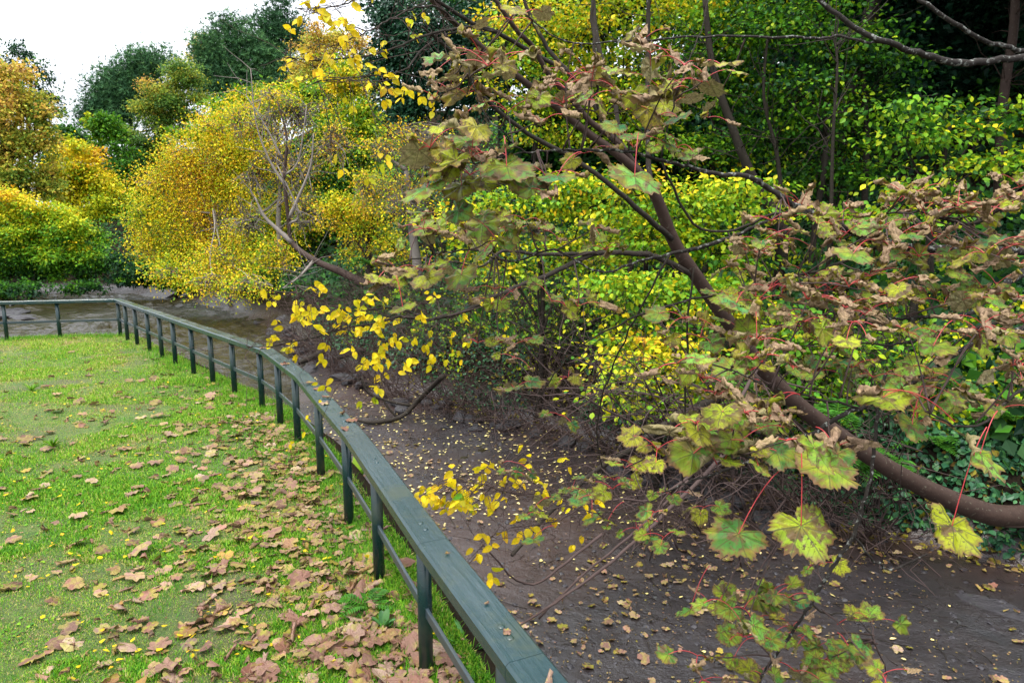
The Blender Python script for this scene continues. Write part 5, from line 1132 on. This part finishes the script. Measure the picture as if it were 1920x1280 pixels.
# clusters: (px, py, sx, sy, d, n leaves, fraction curled, tone, size m)
CL = [(900, 110, 50, 25, 2.3, 5, .8, .7, .075), (850, 200, 50, 30, 2.2, 10, .9, .7, .07), (930, 150, 60, 40, 2.2, 14, .8, .7, .07), (960, 210, 50, 30, 2.15, 10, .9, .6, .065), (1040, 160, 50, 30, 2.2, 12, .85, .6, .065), (1030, 230, 50, 25, 2.15, 8, .7, .4, .06), (1110, 170, 60, 30, 2.2, 12, .8, .6, .065), (1180, 190, 60, 30, 2.2, 13, .75, .6, .07), (1200, 90, 50, 35, 2.3, 8, .95, .6, .06), (1270, 90, 40, 40, 2.3, 6, .9, .5, .055),
      (820, 260, 40, 30, 2.1, 6, .8, .7, .07), (860, 330, 60, 35, 2.1, 9, .4, .7, .07), (920, 290, 50, 30, 2.1, 8, .7, .5, .065), (1010, 330, 60, 30, 2.1, 5, .3, .2, .07), (1080, 330, 60, 30, 2.15, 6, .5, .4, .065), (1000, 30, 40, 25, 2.3, 5, .7, .7, .06), (1280, 210, 60, 30, 2.3, 10, .6, .4, .06), (1180, 270, 70, 30, 2.2, 9, .6, .4, .06), (1300, 280, 50, 30, 2.3, 8, .5, .4, .055), (1330, 130, 40, 40, 2.4, 5, .5, .8, .06),
      (740, 500, 45, 25, 2.3, 9, .7, .7, .06), (800, 430, 50, 25, 2.3, 13, .7, .6, .055), (870, 430, 50, 25, 2.3, 13, .5, .6, .055), (940, 440, 50, 30, 2.35, 13, .5, .5, .055), (1010, 430, 50, 30, 2.4, 12, .45, .5, .055), (820, 520, 60, 30, 2.3, 8, .4, .6, .06), (920, 530, 60, 30, 2.35, 9, .5, .5, .055), (1090, 450, 50, 30, 2.4, 9, .5, .5, .05), (1040, 560, 60, 30, 2.4, 9, .5, .5, .05), (900, 640, 50, 30, 2.4, 10, .7, .6, .045), (980, 650, 50, 30, 2.4, 10, .6, .5, .045), (960, 730, 50, 25, 2.4, 5, .3, .3, .05), (1030, 740, 40, 25, 2.45, 4, .2, .2, .05), (1100, 700, 50, 40, 2.5, 6, .6, .5, .045),
      (1480, 400, 50, 22, 2.4, 13, .85, .5, .06), (1560, 430, 50, 25, 2.35, 15, .85, .5, .06), (1640, 440, 55, 30, 2.35, 16, .85, .5, .06), (1700, 380, 50, 20, 2.4, 12, .95, .5, .06), (1760, 400, 55, 25, 2.4, 15, .9, .5, .06), (1840, 400, 50, 30, 2.4, 14, .9, .5, .065), (1895, 380, 40, 40, 2.4, 11, .8, .4, .065), (1720, 470, 60, 25, 2.3, 13, .5, .4, .065), (1830, 470, 60, 25, 2.35, 14, .7, .5, .065), (1900, 470, 40, 30, 2.3, 9, .7, .4, .065), (1440, 450, 50, 25, 2.35, 12, .8, .6, .055), (1380, 490, 50, 25, 2.35, 9, .6, .6, .055),
      (1400, 560, 50, 30, 2.3, 9, .6, .5, .055), (1480, 540, 50, 25, 2.3, 12, .85, .6, .06), (1560, 540, 45, 25, 2.2, 14, .9, .5, .06), (1600, 590, 45, 25, 2.2, 13, .9, .5, .06), (1540, 620, 45, 20, 2.2, 12, .9, .5, .06), (1480, 600, 50, 20, 2.25, 9, .8, .6, .055), (1660, 530, 50, 25, 2.3, 12, .7, .5, .06), (1720, 560, 50, 25, 2.3, 10, .6, .5, .06), (1830, 560, 60, 30, 2.3, 10, .6, .4, .06), (1900, 590, 40, 30, 2.2, 9, .7, .4, .07), (1820, 630, 50, 20, 2.2, 9, .9, .5, .06), (1740, 650, 50, 25, 2.2, 8, .4, .4, .065), (1890, 680, 40, 25, 2.1, 9, .9, .5, .07),
      (1390, 640, 45, 25, 2.1, 10, .85, .6, .06), (1300, 620, 50, 30, 2.2, 8, .7, .6, .055), (1420, 690, 50, 20, 2.0, 12, .9, .6, .06), (1340, 720, 50, 22, 2.0, 11, .9, .6, .06), (1290, 700, 50, 30, 2.1, 9, .8, .6, .055), (1400, 770, 55, 22, 2.0, 12, .75, .6, .065), (1310, 800, 45, 25, 2.0, 10, .8, .7, .065), (1380, 830, 50, 25, 1.95, 9, .5, .4, .065), (1470, 830, 45, 25, 1.95, 8, .7, .5, .065), (1480, 780, 50, 25, 2.0, 8, .5, .4, .06), (1560, 800, 40, 30, 2.0, 5, .5, .4, .06), (1240, 840, 40, 25, 2.1, 8, .5, .6, .05), (1190, 870, 40, 25, 2.3, 7, .5, .5, .045), (1700, 760, 50, 25, 2.05, 9, .7, .5, .065), (1760, 720, 50, 25, 2.1, 7, .6, .4, .065), (1850, 740, 50, 30, 2.0, 7, .5, .3, .07), (1600, 700, 60, 30, 2.2, 5, .3, .2, .05), (1500, 690, 50, 20, 2.1, 6, .2, .2, .05),
      (1150, 900, 50, 25, 2.6, 9, .3, .4, .045), (1100, 930, 50, 25, 2.7, 8, .2, .2, .045), (1010, 960, 50, 25, 2.6, 7, .1, .2, .045), (1000, 880, 50, 20, 2.7, 7, .4, .4, .04), (1180, 990, 40, 30, 2.5, 7, .2, .3, .045), (1240, 950, 40, 40, 2.3, 9, .4, .4, .045), (1330, 950, 25, 15, 2.2, 3, .1, .7, .045), (1230, 1010, 30, 30, 2.3, 4, .1, .3, .045),
      (1330, 1130, 50, 15, 2.1, 5, .3, .2, .05), (1400, 1140, 50, 20, 2.1, 8, .3, .3, .05), (1460, 1130, 50, 20, 2.1, 9, .2, .35, .05), (1360, 1220, 50, 25, 2.1, 7, .5, .4, .05), (1440, 1180, 50, 25, 2.1, 9, .5, .4, .05), (1510, 1170, 50, 22, 2.1, 8, .3, .3, .05), (1600, 1210, 40, 20, 2.1, 6, .1, .2, .05), (1550, 1250, 60, 20, 2.1, 8, .5, .5, .055), (1630, 1160, 30, 14, 2.1, 3, .1, .35, .055), (1300, 1260, 60, 20, 2.1, 7, .5, .5, .05), (1450, 1265, 60, 15, 2.1, 8, .5, .5, .055), (1660, 1260, 30, 15, 2.1, 4, .5, .6, .05), (1500, 1080, 50, 20, 2.1, 4, .6, .5, .045), (1640, 1190, 40, 20, 2.1, 4, .4, .6, .045)]
leaves = []        # (base pos, ydir, normal, size, tone, curled, variant, twig point)
twm = MB(); stm = MB()
def petiole(mb, a, b, r=.0011, up=.15, tone=.5):
    t = np.linspace(0, 1, 7)[:, None]; ln = np.linalg.norm(b - a); p = a * (1 - t) + b * t + np.array([0, 0, 1.]) * (4 * t * (1 - t)) * ln * up
    tube(mb, p, np.linspace(r * 1.25, r, 7), 5, (tone, 0, .5), cap=False)
for (x, y, sx_, sy_, d, n_, cf, to, sz) in CL:
    left = int(n_ * (1.45 if 360 < y < 740 and x > 1350 else 1.1 if y > 360 and x > 1250 else .95)); cf = cf + (.08 if x > 1350 and y < 740 else 0); cf = cf - (.2 if y < 360 else .1)
    while left > 0:
        m_ = min(left, int(rng.integers(3, 6))); left -= m_
        nd = P(x + rng.normal(0, sx_ * .45), y + rng.normal(0, sy_ * .6), d + rng.normal(0, .16))
        dd_ = np.linalg.norm(sall - nd, axis=1); j = np.argmin(dd_); a = sall[j]
        if dd_[j] > .02:
            pth = smooth_path(wobble(a, nd, 4, .1), 4); tube(twm, pth, np.linspace(.0032, .0016, len(pth)), 5)
        a0 = rng.uniform(0, 6.283)
        for q in range(m_):
            an = a0 + q * 6.283 / m_ + rng.normal(0, .3); out = np.array([math.cos(an), math.sin(an) * .7 - .25, rng.normal(.1, .3)])
            pl = rng.uniform(.03, .115) * sz / .06; lb_ = nd + out * pl
            curled = rng.random() < cf
            yd = out * .8 + [0, 0, -.45 if not curled else -.1] + rng.normal(0, .25, 3)
            nr = np.array([rng.normal(0, .35), -.35 + rng.normal(0, .3), .9]) if not curled else rng.normal(0, .38, 3) + [0, -.25, .85]
            leaves.append((lb_, yd, nr, sz * rng.uniform(.62, 1.15), np.clip(to + rng.normal(0, .2), 0, 1), curled, int(rng.integers(0, 8)), nd))
# the large leaves that single themselves out: (stalk px, py, d, tip px, py, half size m, curled variant or flat, tone, stalk origin px, py)
HERO = [(1385, 1000, 1.75, 1270, 1085, .085, 0, 1, .25, 1480, 870), (1502, 985, 1.7, 1560, 1075, .085, 0, 5, .6, 1502, 840), (1785, 985, 1.75, 1790, 1060, .085, 0, 6, .75, 1850, 800), (1548, 872, 1.75, 1560, 930, .085, 0, 2, .5, 1515, 838), (1838, 850, 1.8, 1850, 900, .08, 0, 4, .45, 1870, 770),
        (1300, 850, 1.85, 1290, 920, .075, 0, 7, .35, 1360, 830), (950, 312, 2.0, 960, 350, .085, 0, 0, .35, 945, 255), (1190, 330, 2.0, 1195, 372, .085, 0, 3, .3, 1197, 250), (800, 352, 2.0, 765, 385, .08, 0, 1, .25, 830, 300), (865, 348, 2.05, 870, 385, .065, 0, 2, .75, 865, 305), (1045, 330, 2.05, 1050, 350, .06, 0, 0, .1, 1090, 285), (900, 340, 2.05, 915, 365, .06, 0, 6, .7, 905, 300),
        (905, 420, 2.2, 900, 500, .06, 0, 3, .5, 930, 440), (800, 520, 2.2, 815, 545, .06, 0, 2, .75, 810, 480), (865, 515, 2.2, 855, 560, .065, 0, 1, .35, 880, 470), (710, 520, 2.25, 700, 545, .05, 0, 2, .75, 735, 505), (755, 575, 2.25, 770, 590, .05, 0, 0, .6, 740, 510),
        (1600, 475, 2.1, 1590, 500, .065, 0, 3, .4, 1640, 450), (1380, 568, 2.1, 1385, 590, .06, 0, 0, .12, 1400, 545), (1750, 648, 2.0, 1745, 675, .07, 0, 4, .5, 1790, 600), (1655, 745, 1.85, 1700, 780, .08, 0, 5, .65, 1720, 745), (1380, 835, 1.85, 1390, 860, .07, 0, 7, .3, 1470, 800), (1465, 755, 1.9, 1540, 770, .07, 1, 3, .7, 1500, 740), (1560, 830, 1.8, 1600, 880, .07, 1, 1, .1, 1530, 800),
        (1620, 740, 1.8, 1700, 725, .075, 1, 4, .3, 1790, 790), (1430, 760, 1.9, 1360, 770, .07, 1, 2, .2, 1500, 740), (1300, 840, 1.9, 1300, 800, .065, 1, 6, .7, 1345, 870), (940, 110, 2.1, 940, 70, .065, 1, 7, .8, 950, 130), (1215, 190, 2.05, 1180, 180, .065, 1, 1, .3, 1260, 175), (1250, 180, 2.05, 1220, 195, .07, 1, 2, .8, 1290, 165), (870, 220, 2.1, 850, 240, .07, 1, 3, .3, 900, 200), (1205, 85, 2.1, 1190, 75, .055, 1, 4, .3, 1260, 110), (1350, 120, 2.1, 1380, 120, .06, 0, 6, .95, 1310, 120), (1270, 220, 2.1, 1285, 232, .045, 0, 0, .05, 1240, 215),
        (1610, 1160, 2.0, 1635, 1155, .05, 0, 4, .3, 1570, 1170), (1590, 1210, 2.0, 1595, 1240, .05, 0, 0, .15, 1570, 1185), (1295, 1140, 2.0, 1290, 1160, .055, 0, 5, .3, 1330, 1060), (1450, 1120, 2.0, 1460, 1140, .055, 0, 3, .35, 1490, 1100), (1110, 970, 2.5, 1140, 975, .05, 0, 0, .15, 1110, 937), (1000, 1010, 2.45, 1000, 1030, .05, 0, 0, .12, 1040, 985), (1085, 935, 2.5, 1090, 960, .045, 0, 3, .15, 1130, 935), (1140, 975, 2.4, 1145, 980, .04, 0, 2, .7, 1170, 940), (1220, 1005, 2.2, 1215, 1020, .05, 0, 0, .2, 1210, 960)]
hero = []
for (x, y, d, tx, ty, s_, cu, va, to, ox, oy) in HERO:
    a = P(x, y, d); yd = P(tx, ty, d - .09 - rng.uniform(0, .06)) - a; L_ = np.linalg.norm(yd); yd = yd / L_
    nr = np.array([rng.normal(0, .3), -.3, .95]); hero.append((a, yd, nr, s_ * (1.25), to, bool(cu), va, P(ox, oy, d + .05)))
score = sorted(leaves, key=lambda l: -l[3] ** 2 / l[0][1] ** 2)
ind = hero + score[:100 - len(hero)]; rest = score[100 - len(hero):]
for (a, yd, nr, s_, to, cu, va, nd) in ind:
    b = (SYC_CURL if cu else SYC_FLAT)[va]; mb = MB(); inst(mb, b, rot_from(yd[None], nr[None]), a[None], s_, np.array([to]), rng.random(1))
    lo = mb.build("leaf", M_DRY if cu and to < .65 else M_SYC, syc)
    mb = MB(); petiole(mb, nd, a, .0013); po = mb.build("leaf_stalk", M_STALK, syc); po.parent = lo
for cu in (False, True):
    mb = MB()
    for va in range(8):
        for dry in (0, 1):
            pass
    for va in range(8):
        sel = [l for l in rest if l[5] == cu and l[6] == va]
        if not sel: continue
        b = (SYC_CURL if cu else SYC_FLAT)[va]
        inst(mb, b, rot_from(np.array([l[1] for l in sel]), np.array([l[2] for l in sel])), np.array([l[0] for l in sel]), np.array([l[3] for l in sel]), np.array([l[4] for l in sel]), rng.random(len(sel)))
    if mb.n: tag(mb.build("curled_foliage" if cu else "green_foliage", M_DRY if cu else M_SYC, syc), kind='stuff')
for l in rest: petiole(stm, l[7], l[0], .0010)
tag(stm.build("leaf_stalks", M_STALK, syc), kind="stuff"); tag(twm.build("twigs", M_TWIG, syc), kind="stuff")
